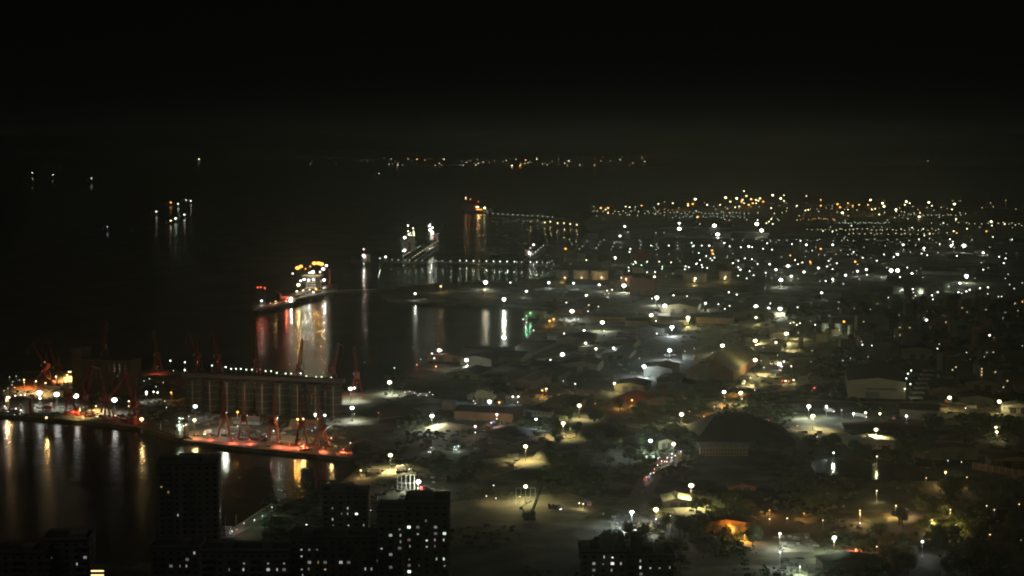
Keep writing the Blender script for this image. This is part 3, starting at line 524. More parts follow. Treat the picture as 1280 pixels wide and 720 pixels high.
cr_spots = [(197, 464, 0, 115, 'red portal crane left of the lamp row on the far pier edge'), (247, 464, 1, 125, 'red portal crane at the left start of the lamp row'), (272, 466, 0, 120, 'faint red crane second along the lamp row beyond the silos'), (321, 473, 2, 100, 'dim red crane amid the lamp row beyond the silos'), (375, 479, 2, 80, 'almost dark crane beyond the right half of the silos'), (416, 484, 0, 70, 'thin red crane two before the pier corner'), (446, 490, 2, 105, 'red crane at the corner of the pier by the bright double lamp'),
 (88, 518, 1, 10, 'dark crane at the left of the orange-lit yard'), (107, 520, 2, 60, 'dark crane standing against the orange-lit yard'), (134, 523, 1, 40, 'dark crane just left of the brightest pier lamp'), (168, 529, 2, 140, 'red-footed crane right of the brightest pier lamp'), (280, 544, 2, 95, 'red crane under the leftmost lamp of the red-lit quay'), (305, 547, 1, 100, 'dark red crane second along the red-lit quay'), (342, 551, 2, 85, 'red crane with stacked lamps midway on the red-lit quay'), (377, 555, 0, 100, 'glowing red crane under the twin orange lamps'), (402, 559, 2, 120, 'dark unlit crane at the right of the red-lit quay'), (131, 452, 2, 90, 'very faint crane rising behind the grain elevator'), (57, 478, 1, 140, 'dark crane against the glowing orange heap'), (72, 481, 2, 150, 'second dark crane beside the glowing orange heap')]
used = set()
for x, y, k, rz, lab in cr_spots:
    p = P(x, y); o = dup(PC[k], (p.x, p.y, G), math.radians(rz)) if k in used else PC[k]
    if k not in used: o.location = (p.x, p.y, G); o.rotation_euler = (0, 0, math.radians(rz)); LABELS.append(o); used.add(k)
    tag(o, lab, 'crane', 'portal cranes on the quays')
for x, y, c, pw, h in ((280, 538, 'R', 6000, 8), (377, 549, 'R', 9000, 8), (170, 521, 'R', 3500, 8), (305, 540, 'R', 2500, 8), (342, 545, 'R', 3500, 8), (197, 458, 'R', 5000, 8), (247, 452, 'R', 2500, 20), (272, 452, 'R', 2500, 20), (446, 478, 'R', 3500, 14), (416, 476, 'R', 2500, 14), (321, 464, 'R', 2500, 14), (150, 514, 'R', 4000, 8)):
    t_ = lamp(x, y, 0, 'R', h=h, pw=pw*(2.4 if y < 490 else .9), spot=True)

# ------------------------------------------------------------------ silos, elevator, tanks
silo_m = mat('silo_concrete', (.036, .037, .030), .9, scale=.06, var=.3)
a, b_ = P(243, 512), P(418, 520); ns = 9
for i in range(ns):
    p = a.lerp(b_, i/(ns-1)); t_ = thing('grain_silo', f'tall concrete grain silo, {["first", "second", "third", "fourth", "fifth", "sixth", "seventh", "eighth", "last"][i]} from the left in the row beyond the red-lit quay', 'silo', p, group='row of concrete grain silos')
    MB().cyl((0, 0, 0), 7.3, 29, 20).build('wall', silo_m, t_, smooth=False); MB().cyl((0, 0, 29), 7.6, .8, 20, cap=1.6).build('roof', dark_conc, t_)
    MB().box((0, -7.7, 14), (.7, .5, 28)).build('ladder_cage', steel, t_)
    for k in range(4): MB().cyl((0, 0, 5+6.5*k), 7.42, .35, 20).build('hoop', concrete, t_)
t_ = thing('conveyor_gallery', 'long dark gallery running along the tops of the grain silos', 'conveyor'); u = (b_-a).normalized()
MB().beam(a-u*12+Vector((0, 0, 33)), b_+u*10+Vector((0, 0, 33)), 5, 3.4).build('gallery', dark_conc, t_); MB().beam(a-u*12+Vector((0, 0, 35.2)), b_+u*10+Vector((0, 0, 35.2)), 5.6, .4).build('roof', black_p, t_)
p = P(122, 492); t_ = thing('grain_elevator', 'huge dark grain elevator block with a taller head tower at its left', 'elevator', p, math.radians(-14))
br = mat('elevator_concrete', (.07, .045, .025), .9, scale=.05)
MB().box((6, 10, 17), (62, 26, 34)).build('wall', br, t_); MB().box((6, 10, 34.4), (63.5, 27.5, .8)).build('roof', dark_conc, t_); MB().box((-22, 9, 22), (11, 20, 44)).build('head_tower', br, t_); MB().box((-22, 9, 44.5), (12, 21, 1)).build('roof', dark_conc, t_)
pil = MB().box((0, 0, 17), (1.0, .6, 33)).mesh('pilaster', br)
for i in range(9): put('pilaster', pil, t_, (-12+6*i, -3.32, 0))
wn = MB().box((0, 0, 0), (2.2, .3, 1.6), m=0).box((0, -.05, 0), (1.9, .3, 1.3), m=1).mesh('window', [frame_m, glass])
for i in range(8):
    for k in range(3): put('window', wn, t_, (-9+6*i, -3.1, 24+k*3))
tank_w = mat('tank_white', (.55, .54, .47), .6, scale=.08, var=.25); tank_g = mat('tank_grey', (.26, .27, .24), .6, scale=.08); tank_r = mat('tank_brick_red', (.30, .07, .045), .7, scale=.08)
def tank(x0, x1, yt, yb, m_, lab, group='storage tanks'):
    x = (x0+x1)/2; b0 = P(x, yb); d = proj(b0)[2]; r = max(3, (x1-x0)/2*d/FPX); h = max(5, (yb-yt)*d/FPX)
    t_ = thing('storage_tank', lab, 'tank', (b0.x, b0.y+r, G), group=group)
    MB().cyl((0, 0, 0), r, h, 28).build('shell', m_, t_, smooth=False); MB().cyl((0, 0, h), r*1.01, .4, 28, cap=r*.1).build('roof', m_, t_); MB().cyl((0, 0, h*.62), r*1.012, .3, 28).build('wind_girder', steel, t_)
    mb = MB(); 
    for k in range(14):
        an = -1.9 + k*.09; mb.box(((r+.7)*math.cos(an), (r+.7)*math.sin(an), h*(k+.5)/14), (r*.09+.5, 1.2, .25), rz=an+math.pi/2)
    mb.build('stairway', steel, t_)
T = [(695, 711, 339, 348, tank_g, 'dull grey tank, leftmost of the front tank row near the trestle'), (717, 736, 339, 349, tank_w, 'pale cream tank left of the brightest tank'), (740, 761, 340, 350, tank_w, 'brightest cream tank lit by an added warm lamp'), (776, 791, 345, 353, tank_r, 'small brownish tank right of the brightest cream tank'), (855, 885, 343, 353, tank_g, 'wide greenish-grey tank behind the yellowish lamp'), (900, 915, 340, 349, tank_w, 'pale tank with a dome, right of the wide grey tank'),
 (790, 815, 314, 326, tank_r, 'wide brick-red tank in the second tank row'), (838, 852, 314, 325, tank_g, 'grey tank right of the brick-red tank'), (722, 732, 318, 327, tank_w, 'small pale tank left in the second tank row'), (739, 748, 318, 327, tank_g, 'narrow tank with reddish top in the second tank row'),
 (1118, 1131, 359, 368, tank_w, 'left one of the white tank pair on the right'), (1146, 1161, 360, 370, tank_w, 'larger right one of the white tank pair'), (1180, 1192, 353, 363, tank_g, 'tall pale tank right of the white pair'), (1028, 1036, 405, 419, tank_w, 'left one of the three slim tanks'), (1044, 1053, 405, 418, tank_w, 'middle one of the three slim tanks'), (1060, 1066, 407, 420, tank_w, 'right one of the three slim tanks'), (998, 1004, 423, 436, tank_w, 'single slim lit tank beside the harbour road')]
for a_ in T: tank(*a_)
random.seed(11)
for i in range(44):
    x = random.uniform(720, 1010); y = random.choice((299, 309, 334, 331, 342))+random.uniform(-2, 2); w = random.uniform(8, 15)
    if any(abs(x-(q[0]+q[1])/2) < (q[1]-q[0])/2+w/2+3 and abs(y-q[3]) < 9 for q in T): continue
    T.append((x-w/2, x+w/2, y-w*.42, y, random.choice((tank_w, tank_g, tank_g)), 'dim storage tank ' + where(x, y))); tank(*T[-1])
t_ = thing('derrick_tower', 'slim floodlit tower beside the harbour road near two tanks', 'tower', P(989, 473)); mb = MB()
for sx_, sy in ((-1, -1), (1, -1), (1, 1), (-1, 1)): MB().beam((sx_*1.4, sy*1.4, 0), (sx_*.6, sy*.6, 13), .4).build('leg', steel, t_)
for k in range(6): mb.box((0, 0, 1.5+2*k), (2.6-.2*k, 2.6-.2*k, .25))
mb.build('bracing', steel, t_)

# ------------------------------------------------------------------ sheds and buildings
def shed(p, w, l, h, rz, name, lab, wall, roof, ridge=.22, doors=1, ribs=True, cat='warehouse', group=None, wins=0, lean=0):
    """p = middle of the front gable wall; length runs away along the local +y"""
    t_ = thing(name, lab, cat, p, rz, group); rh = w*ridge; X = w/2
    MB().add([(-X, 0, 0), (X, 0, 0), (X, l, 0), (-X, l, 0), (-X, 0, h), (X, 0, h), (X, l, h), (-X, l, h), (0, 0, h+rh), (0, l, h+rh)],
             [(0, 1, 5, 8, 4), (2, 3, 7, 9, 6), (1, 2, 6, 5), (3, 0, 4, 7)]).build('wall', wall, t_)
    for s_ in (-1, 1):
        e = .8; a = (s_*(X+e), -e, h-e*ridge*2); b2 = (s_*(X+e), l+e, h-e*ridge*2); c = (0, l+e, h+rh+.15); d = (0, -e, h+rh+.15)
        th = .35; mb = MB(); up = lambda q: (q[0], q[1], q[2]+th)
        mb.add([a, b2, c, d, up(a), up(b2), up(c), up(d)], [(0, 1, 2, 3), (7, 6, 5, 4), (0, 3, 7, 4), (1, 5, 6, 2), (0, 4, 5, 1), (3, 2, 6, 7)]); ro = mb.build('roof', roof, t_)
        if ribs:
            nn = max(4, int(l/7)); rb = MB().beam((s_*(X+e), 0, h-e*ridge*2+th+.08), (0, 0, h+rh+.15+th+.08), .35, .25).mesh('roof_rib', roof)
            for k in range(nn): put('roof_rib', rb, ro, (0, l*(k+.5)/nn, 0))
    MB().beam((0, -.8, h+rh+.7), (0, l+.8, h+rh+.7), 1.4, .7).build('ridge_vent', roof, t_)
    dm = MB().box((0, -.12, min(h*.4, 3)), (min(6, w*.25), .3, min(h*.8, 6))).mesh('door', dark_conc)
    for k in range(doors): put('door', dm, t_, (-X + w*(k+1)/(doors+1), 0, 0))
    if wins:
        wm_ = MB().box((0, 0, 0), (1.5, .25, 1.3)).box((0, -.04, 0), (1.2, .25, 1.0), m=1).mesh('window', [frame_m, glass])
        for k in range(wins): put('window', wm_, t_, (-X + w*(k+.5)/wins, -.06, h*.72))
    return t_
GRID = math.atan2(951, 286) - math.pi/2   # the port's streets
corr = mat('corrugated_grey', (.13, .13, .11), .6, scale=.1); corr_d = mat('corrugated_dark', (.04, .043, .04), .7, scale=.1); corr_b = mat('corrugated_blue', (.07, .10, .14), .6, scale=.1); corr_p = mat('pale_sheeting', (.42, .40, .33), .6, scale=.08, var=.25)
wall_r = mat('reddish_wall', (.32, .17, .10), .9, scale=.08, var=.25); wall_c = mat('cream_wall', (.24, .21, .14), .9, scale=.08, var=.2); wall_g = mat('grey_wall', (.12, .12, .10), .9, scale=.08); brick = mat('brown_wall', (.17, .10, .06), .9, scale=.1)
# gabled bulk shed: apex faces lower left
fa, fb = P(858, 474), P(917, 476); mid = (fa+fb)/2; w = (fb-fa).length
t_ = shed(mid, w, 150, 10, GRID*1.15, 'bulk_shed', 'large gabled bulk shed with reddish front wall and ribbed pale roof', wall_r, mat('pale_ribbed_roof', (.38, .36, .25), .6, scale=.08), ridge=.27, doors=0)
MB().box((-6, -3, 9.5), (9, 6, 19)).build('loading_tower', wall_c, t_); MB().box((-6, -3, 19.3), (10, 7, .6)).build('tower_roof', corr_d, t_)
# flat-fronted warehouse
fa, fb = P(1060, 497), P(1132, 499); t_ = shed((fa+fb)/2, (fb-fa).length, 105, 17, GRID*.6, 'flat_fronted_warehouse', 'big warehouse with pale shallow-gabled front wall and black roof', wall_c, corr_d, ridge=.06, doors=0)
MB().box((4, -1.5, 9.5), (30, 3, .8)).build('awning', corr_d, t_); MB().box((-4, -.2, 3.5), (14, .5, 6)).build('door', wall_g, t_)
t_ = thing('conveyor_stair', 'stepped pale conveyor structure climbing beside the flat-fronted warehouse', 'conveyor'); a, b_ = P(1138, 500), P(1155, 466)
for i in range(7):
    q = a.lerp(b_, i/6); MB().box((q.x+5, q.y, 5.5), (12, 9, 1.2)).build('platform', corr_p, t_); MB().box((q.x+1, q.y, 4), (.8, .8, 3)).build('post', steel, t_)
# dark-roofed warehouse by the canal
fa = P(872, 566); t_ = thing('canal_warehouse', 'wide warehouse with a huge black hipped roof near the canal', 'warehouse', fa+Vector((0, 8, 0))); wb, db = 82, 74
MB().box((wb/2, db/2, 4), (wb-1, db-1, 8)).build('wall', wall_g, t_)
E = [(-1, -1, 7.6), (wb+1, -1, 7.6), (wb+1, db+1, 7.6), (-1, db+1, 7.6)]; T2 = [(20, db*.45, 24), (44, db*.45, 24), (44, db*.6, 24), (20, db*.6, 24)]
MB().add(E+T2, [(0, 1, 5, 4), (1, 2, 6, 5), (2, 3, 7, 6), (3, 0, 4, 7), (4, 5, 6, 7), (3, 2, 1, 0)]).build('roof', corr_d, t_)
for k in range(15):
    u = k/14; a = Vector(E[0]).lerp(Vector(E[1]), u); b2 = Vector(T2[0]).lerp(Vector(T2[1]), u); MB().beam(a+Vector((0, 0, .25)), b2+Vector((0, 0, .25)), .5, .3).build('roof_seam', corr_d, t_)
    a = Vector(E[1]).lerp(Vector(E[2]), u); b2 = Vector(T2[1]).lerp(Vector(T2[2]), u); MB().beam(a+Vector((0, 0, .25)), b2+Vector((0, 0, .25)), .5, .3).build('roof_seam', corr_d, t_)
for k in range(4): MB().box((23+k*6, db*.52, 25), (2, 3, 1.6)).build('roof_vent', corr_d, t_)
for k in range(4): MB().box((10+k*20, .36, 2.6), (5, .3, 5)).build('door', dark_conc, t_)
fa, fb = P(875, 569), P(936, 571); L_ = (fb-fa).length; t_ = thing('warehouse_annex', 'white windowed annex along the left front of the black-roofed warehouse', 'building', (fa+fb)/2)
MB().box((0, 3.5, 3.4), (L_, 6, 6.8)).build('wall', wall_c, t_); ra = MB(); ra.add([(-L_/2-.6, -.3, 6.7), (L_/2+.6, -.3, 6.7), (L_/2+.6, 7, 9), (-L_/2-.6, 7, 9), (-L_/2-.6, -.3, 7), (L_/2+.6, -.3, 7), (L_/2+.6, 7, 9.3), (-L_/2-.6, 7, 9.3)], [(3, 2, 1, 0), (4, 5, 6, 7), (0, 1, 5, 4), (1, 2, 6, 5), (2, 3, 7, 6), (3, 0, 4, 7)]); ra.build('roof', mat('pale_sheet', (.3, .29, .23), .7), t_)
WA = MB().box((0, 0, 0), (1.5, .25, 1.5)).box((0, -.04, 0), (1.2, .25, 1.2), m=1).mesh('window', [frame_m, glass])
for i in range(16):
    for k in (1.7, 4.6): put('window', WA, t_, (-L_/2+L_*(i+.5)/16, .44, k))
SH = [(833, 562, 13, 18, 7, 'small shed with green light in its wall colour left of the pinkish road lamp', mat('green_lit_wall', (.32, .36, .16), .9), corr_d), (852, 545, 24, 22, 5, 'low roof with green lamplight put into its colour', wall_g, mat('green_lit_roof', (.20, .24, .12), .8)),  # green lamplight is put into this wall and roof colour
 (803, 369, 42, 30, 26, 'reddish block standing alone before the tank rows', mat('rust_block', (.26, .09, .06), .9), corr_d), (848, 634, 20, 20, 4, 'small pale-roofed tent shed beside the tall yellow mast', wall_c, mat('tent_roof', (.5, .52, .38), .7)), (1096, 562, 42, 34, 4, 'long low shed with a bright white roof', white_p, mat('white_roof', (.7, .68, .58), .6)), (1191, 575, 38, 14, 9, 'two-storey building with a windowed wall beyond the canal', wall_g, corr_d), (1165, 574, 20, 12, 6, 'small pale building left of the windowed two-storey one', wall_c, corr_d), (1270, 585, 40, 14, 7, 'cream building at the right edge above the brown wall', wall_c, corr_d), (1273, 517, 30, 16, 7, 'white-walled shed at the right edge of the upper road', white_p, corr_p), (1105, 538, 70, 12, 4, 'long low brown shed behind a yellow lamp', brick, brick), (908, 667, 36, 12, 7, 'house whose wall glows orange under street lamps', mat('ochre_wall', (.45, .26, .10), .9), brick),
 (648, 520, 60, 16, 5, 'long pale low shed right of the cluster of white lamps', corr_p, corr), (603, 505, 14, 12, 12, 'small tall hut left of the cluster of lamps', wall_c, corr_d), (702, 459, 36, 30, 8, 'grey shed beside the bright lamp of the inner basin', wall_g, corr), (600, 500, 26, 12, 4, 'white low roof at the left of the lamp cluster', white_p, corr_p), (745, 440, 44, 18, 5, 'low lit shed with orange doorways', wall_c, corr), (840, 412, 26, 20, 7, 'cream shed beside a bluish-white lamp', wall_c, corr_p), (960, 440, 30, 60, 7, 'pale roof along the harbour road, right of the gabled shed', wall_g, corr_p), (974, 425, 24, 60, 7, 'second pale roof further up the harbour road', wall_g, corr_p), (1147, 449, 34, 18, 12, 'cream box building above the flat-fronted warehouse', wall_c, corr_d), (1106, 444, 30, 20, 14, 'building with lit floor bands left of the cream box', wall_g, corr_d), (1140, 432, 24, 18, 16, 'dim brown building behind the cream box', brick, corr_d), (928, 613, 20, 6, 2.5, 'long low pinkish wall-like shed beyond the yellow mast', wall_r, brick),
 (690, 455, 36, 12, 4, 'flat white roof strip under the lamp', white_p, corr_p), (1065, 712, 36, 14, 5, 'pavilion behind the floodlit court', wall_g, corr_d), (668, 398, 30, 20, 9, 'small building by the green lamps', wall_c, corr_d), (560, 452, 50, 16, 6, 'quayside shed glowing orange by the pinkish lamp', wall_r, corr_d), (870, 290, 190, 40, 9, 'long pale roof between the far bright lamps', wall_g, corr_p), (925, 296, 150, 40, 9, 'second long pale roof left of the pair of bright lamps', wall_g, corr_p), (872, 303, 200, 40, 9, 'third long dim roof before the far lamps', wall_g, corr), (1000, 300, 160, 40, 9, 'fourth long roof right of the far lamps', wall_g, corr),
 (1215, 340, 90, 30, 10, 'large low shed under the brightest lamp at the far right', wall_g, corr), (1130, 352, 60, 40, 9, 'shed lit by the bright lamp pair', wall_g, corr), (1000, 352, 70, 30, 9, 'shed below the second bright lamp of the tank farm', wall_g, corr), (1075, 372, 60, 24, 8, 'grey shed among the trees left of the white tanks', wall_g, corr_d), (880, 372, 60, 26, 8, 'grey shed between the middle lamps', wall_g, corr), (740, 380, 50, 20, 7, 'low shed with violet lamps in front', wall_g, corr)]
for x, y, w, l, h, lab, wl, rf in SH:
    big_ = y < 320
    shed(P(x, y), w, l, h, GRID*.5 if big_ else GRID*random.choice((.6, 1)) if y < 530 else random.uniform(-.1, .1), 'shed', lab, wl, rf, ridge=min(.12, 2.2/w), doors=2, ribs=not big_, wins=int(w/4) if 20 < w < 70 and y > 400 else 0, cat='building')
# more sheds of the port, dim
random.seed(21); placed = [(q[0], q[1]) for q in SH]
REG = [(570, 700, 455, 520, 8), (700, 880, 400, 500, 12), (1000, 1280, 440, 520, 7), (690, 960, 355, 400, 9), (960, 1280, 300, 360, 12), (560, 680, 440, 470, 3), (860, 1280, 300, 345, 6)]
def clear(x, y, r): return all(abs(x-a)*1.0 + abs(y-b)*2.0 > r for a, b in placed)
def near_road(p, r): return any((p-q).length < r for q in road_pts)
for x0, x1, y0, y1, n_ in REG:
    for i in range(n_):
        for _ in range(12):
            x, y = random.uniform(x0, x1), random.uniform(y0, y1); p = P(x, y)
            if clear(x, y, 34) and not near_road(p, 24) and not (845 < x < 950 and 430 < y < 482) and not (1055 < x < 1160 and 440 < y < 502): break
        else: continue
        placed.append((x, y)); k = 1 if y > 400 else 1.5
        shed(p, random.uniform(22, 40)*k, random.uniform(30, 60)*k, random.uniform(5, 9), GRID*random.choice((1, .7))-random.choice((0, math.pi/2)), 'shed', 'dim shed ' + where(x, y), random.choice((wall_g, wall_c, brick)), random.choice((corr, corr_d, corr_b, corr_d)), ridge=.08, doors=2, ribs=y > 380, cat='building')
# town houses on the east side
def house(p, w, d, h, rz, wl, rf, lab):
    t_ = thing('house', lab, 'house', p, rz, 'low houses of the eastern town'); k = max(1, int(h/3.2))
    MB().box((0, 0, h/2), (w, d, h)).build('wall', wl, t_); MB().box((0, 0, h+.3), (w+.8, d+.8, .6)).build('roof', rf, t_); MB().box((w*.2, 0, h+1.6), (w*.25, d*.3, 2)).build('stair_head', wl, t_)
    for r_ in range(k):
        for c in range(max(2, int(w/3.5))):
            put('window', HW if random.random() > .05 else HWL, t_, (-w/2+w*(c+.5)/max(2, int(w/3.5)), -d/2-.05, 1.9+r_*3.1))
    return t_
HW = MB().box((0, 0, 0), (1.5, .2, 1.4)).box((0, -.05, 0), (1.2, .2, 1.1), m=1).mesh('window', [frame_m, glass]); HWL = MB().box((0, 0, 0), (1.5, .2, 1.4)).box((0, -.05, 0), (1.2, .2, 1.1), m=1).mesh('window', [frame_m, em('M', .25)])
for x0, x1, y0, y1, n_ in ((1010, 1280, 392, 450, 46), (1165, 1280, 450, 492, 14), (1060, 1270, 585, 640, 0), (1090, 1280, 370, 395, 14)):
    for i in range(n_):
        for _ in range(15):
            x, y = random.uniform(x0, x1), random.uniform(y0, y1); p = P(x, y)
            if clear(x, y, 19) and not near_road(p, 14) and not (1050 < x < 1162 and 440 < y < 502) and not (x < 1022 and y < 470) and not (965 < x < 1025 and 655 < y < 720): break
        else: continue
        placed.append((x, y)); tall = random.random() < .25
        house(p, random.uniform(10, 18), random.uniform(9, 14), random.uniform(14, 22) if tall else random.uniform(5, 10), random.uniform(-.3, .3), random.choice((wall_g, wall_c, brick, wall_g)), random.choice((corr_d, brick, dark_conc)), 'dark town house ' + where(x, y))
p = P(1231, 486); t_ = thing('tower_block', 'slim tower block with faint dotted windows in the eastern town', 'building', p)
MB().box((0, 8, 12), (11, 14, 24)).build('wall', wall_g, t_); MB().box((0, 8, 24.4), (12, 15, .8)).build('roof', dark_conc, t_)
for r_ in range(7):
    for c in range(3): put('window', HWL if (r_*3+c) % 3 == 0 else HW, t_, (-3.4+3.4*c, .95, 2+r_*3.1))
# long brown boundary wall on the right
t_ = thing('boundary_wall', 'long brown wall along the right edge beyond the canal', 'wall'); a, b_ = P(1216, 586), P(1300, 600); k = 10
pm = MB().box((0, 0, 2.6), ((b_-a).length/k-.3, .4, 5.2)).mesh('panel', brick); pp = MB().box((0, 0, 2.8), (.8, .8, 5.6)).mesh('pillar', concrete); an = math.atan2(b_.y-a.y, b_.x-a.x)
for i in range(k): put('panel', pm, t_, a.lerp(b_, (i+.5)/k), an); put('pillar', pp, t_, a.lerp(b_, i/k)-Vector((0, .1, 0)), an)

# ------------------------------------------------------------------ heaps, frames, machines, vehicles
def heap(x, y, r, h, m_, lab, sy=.8):
    p = P(x, y); random.seed(int(x*7+y)); mb = MB(); N = 22; R_ = 7; mb.v.append((0, 0, h))
    for j in range(1, R_+1):
        for i in range(N):
            a_ = 2*math.pi*i/N; q = j/R_; rr_ = r*q*(1+.10*math.sin(3*a_+x)+.06*random.uniform(-1, 1)); mb.v.append((rr_*math.cos(a_), rr_*sy*math.sin(a_), max(-.1, h*(1-q**1.25)*(1+.12*random.uniform(-1, 1))) if j < R_ else -.1))
    mb.f += [(0, 1+i, 1+(i+1) % N) for i in range(N)]
    for j in range(R_-1):
        for i in range(N): b0 = 1+j*N; mb.f.append((b0+i, b0+N+i, b0+N+(i+1) % N, b0+(i+1) % N))
    mb.m = [0]*len(mb.f); o = mb.build('material_heap', m_, None, p, smooth=True); tag(o, lab, 'heap', 'heaps of bulk cargo'); placed.append((x, y)); return o
coal = mat('coal', (.025, .025, .024), .9, scale=.4, bump=.3); tarp = mat('grey_heap', (.12, .11, .09), .95, scale=.3); ore = mat('red_ore', (.34, .10, .04), .95, scale=.3, bump=.3); sandh = mat('sand_heap', (.30, .26, .18), .95, scale=.3, bump=.3)
for a_ in ((485, 516, 30, 9, coal, 'large dark coal heap left of the bright lamp on the pale yard'), (795, 500, 26, 10, ore, 'reddish ore heap glowing orange under low lamps'), (828, 503, 22, 6, sandh, 'dim brown heap right of the orange-lit heap'), (679, 573, 9, 9, tarp, 'pale pointed heap near the yellow mast lamp'), (455, 562, 20, 9, sandh, 'pale heap at the inner end of the red-lit quay'), (35, 484, 24, 9, ore, 'orange ore heap at the left of the cargo pier'), (52, 481, 18, 10, ore, 'second orange ore heap behind the first one'), (85, 476, 20, 9, sandh, 'ochre heap nearest the grain elevator'), (118, 514, 18, 6, sandh, 'orange-lit heap between two dark pier cranes'), (98, 514, 10, 5, sandh, 'small orange-lit heap under a pier lamp'), (170, 528, 10, 4, ore, 'low reddish heap by the red-footed crane'),
           (740, 470, 22, 7, coal, 'dark heap beyond the yellowish lamp'), (590, 470, 24, 7, coal, 'dark heap left of the grey shed'), (690, 508, 18, 5, coal, 'dark low heap behind the yellow mast'), (640, 540, 24, 5, coal, 'dark flat heap left of the yellow masts'), (760, 540, 30, 8, coal, 'dark heap right of the yellow masts'), (560, 535, 22, 5, sandh, 'dim pale heap in front of the white mast lamp'), (850, 478, 18, 6, coal, 'dark heap left of the gabled bulk shed')): heap(*a_)
tube = mat('white_steel', (.7, .7, .66), .5)
def frame(x0, x1, yb, h, nb, lab, loc_extra=0):
    a, b_ = P(x0, yb), P(x1, yb); t_ = thing('steel_frame', lab, 'frame', a); L = (b_-a).length
    tb = tube if nb < 8 else wall_g; wd = .42 if nb < 8 else .25; pm_ = MB().box((0, 0, h/2), (wd, wd, h)).mesh('post', tb)
    for i in range(nb+1): put('post', pm_, t_, (L*i/nb, 0, 0))
    bm_ = MB().box((L/2, 0, 0), (L, wd*.9, wd*.9)).mesh('rail', tb)
    for z_ in ((h, h*.45) if nb < 8 else (h*.3,)): put('rail', bm_, t_, (0, 0, z_))
    return t_
frame(497, 518, 612, 11, 4, 'open white steel frame under the strongest floodlight'); frame(645, 669, 631, 12, 4, 'open white steel frame beside the crawler crane')
frame(560, 640, 629, 9, 12, 'long faint row of thin posts left of the crawler crane')
t_ = thing('crawler_crane', 'dark crawler crane silhouetted against the lit ground, boom raised', 'crane', P(662, 649)); dk = mat('crane_dark', (.03, .03, .028), .7)
for s_ in (-1, 1): MB().box((0, s_*2.4, .8), (7, 1, 1.6)).build('track', dk, t_)
MB().box((-1, 0, 3), (6.5, 4, 2.8)).build('machinery_house', dk, t_); MB().box((2.6, 1.4, 3.2), (1.8, 1.4, 2.4)).build('cab', dk, t_)
mb = MB(); A_ = Vector((1.5, 0, 3)); B_ = Vector((8.6, 0, 23))
for s_ in (-1, 1): mb.beam(A_+Vector((0, s_*.7, 0)), B_+Vector((0, s_*.2, 0)), .5); mb.beam(A_+Vector((-1, s_*.7, .6)), B_+Vector((-.4, s_*.2, .3)), .4)
for k in range(9): mb.beam(A_.lerp(B_, k/9)+Vector((0, -.6, 0)), A_.lerp(B_, (k+1)/9)+Vector((-.6, .6, .3)), .3)
t_.scale = (1.15, 1.15, 1.15); mb.build('boom', dk, t_); MB().beam((8.6, 0, 23), (14.5, 0, 13), .9, w2=.4).build('jib', dk, t_); MB().beam((-3, 0, 4), (-5, 0, 7.5), .8, w2=.5).build('counter_jib', dk, t_); MB().beam((-5, 0, 7.5), (1.2, 0, 11), .3).build('stay', dk, t_); MB().box((-5, 0, 6.8), (2, 2, 1.6)).build('counterweight', dk, t_)
# trucks
def truck_proto(colm):
    t_ = put('truck', None); MB().box((0, 0, 2.4), (8, 2.4, 2.6)).build('cargo_box', colm, t_); MB().box((5.2, 0, 1.7), (2.0, 2.3, 2.4), taper=.88).build('cab', colm, t_); MB().box((1, 0, .8), (10, 1.6, .4)).build('chassis', black_p, t_)
    wl = MB(); n_ = 8
    for i in range(n_): a_ = 2*math.pi*i/n_; wl.v.append((.5*math.cos(a_), -.15, .5*math.sin(a_)))
    for i in range(n_): a_ = 2*math.pi*i/n_; wl.v.append((.5*math.cos(a_), .15, .5*math.sin(a_)))
    wl.f = [(i, n_+i, n_+(i+1) % n_, (i+1) % n_) for i in range(n_)] + [tuple(range(n_)), tuple(range(2*n_-1, n_-1, -1))]; wl.m = [0]*len(wl.f); wmsh = wl.mesh('wheel', black_p)
    for x in (-3, -1.8, 4.8):
        for s_ in (-1, 1): put('wheel', wmsh, t_, (x, s_*1.2, .5))
    hl = MB().box((6.25, .8, 1.0), (.12, .5, .35)).mesh('headlight', em('W', 1.2))
    put('headlight', hl, t_); put('headlight', hl, t_, (0, -1.6, 0)); tl = MB().box((-4.06, .9, 1.3), (.1, .4, .3)).mesh('tail_light', em('R', 1)); put('tail_light', tl, t_); put('tail_light', tl, t_, (0, -1.8, 0))
    return t_
TR = [truck_proto(white_p), truck_proto(mat('truck_blue', (.05, .09, .2), .5)), truck_proto(mat('truck_red', (.3, .04, .03), .5))]
ctr = ['white box truck', 'blue box truck', 'red box truck']; ust = set(); random.seed(9)
TP = [(851, 568, 1), (840, 572, 1), (834, 577, 1), (827, 581, 1), (818, 591, 1), (808, 601, 1), (620, 524, 1), (614, 533, 0), (592, 513, 0), (605, 510, 0), (513, 494, 0), (530, 496, 0), (976, 463, 1), (985, 480, 0), (529, 614, 1), (572, 562, 1), (760, 372, 0), (692, 637, 0), (823, 655, 1), (735, 632, 0), (540, 565, 1), (1035, 515, 0), (1075, 522, 0), (1120, 524, 0), (470, 592, 0), (502, 588, 0), (930, 480, 1), (965, 455, 1), (880, 528, 1), (1185, 503, 0), (1215, 512, 0), (60, 512, 0), (115, 518, 0), (330, 549, 0), (260, 543, 0), (1060, 550, 0), (1020, 546, 0)]
for x, y, onroad in TP:
    k = random.randrange(3); p = P(x, y); rz = GRID+math.pi/2 + math.pi*(random.random() < .35) if onroad else random.uniform(0, 6.28)
    if k in ust: o = dup(TR[k])
    else: o = TR[k]; ust.add(k); LABELS.append(o)
    o.location = (p.x, p.y, G+.2); o.rotation_euler = (0, 0, rz); tag(o, f'{ctr[k]} {"driving" if onroad else "standing"} {where(x, y)}', 'truck', 'trucks in the port')
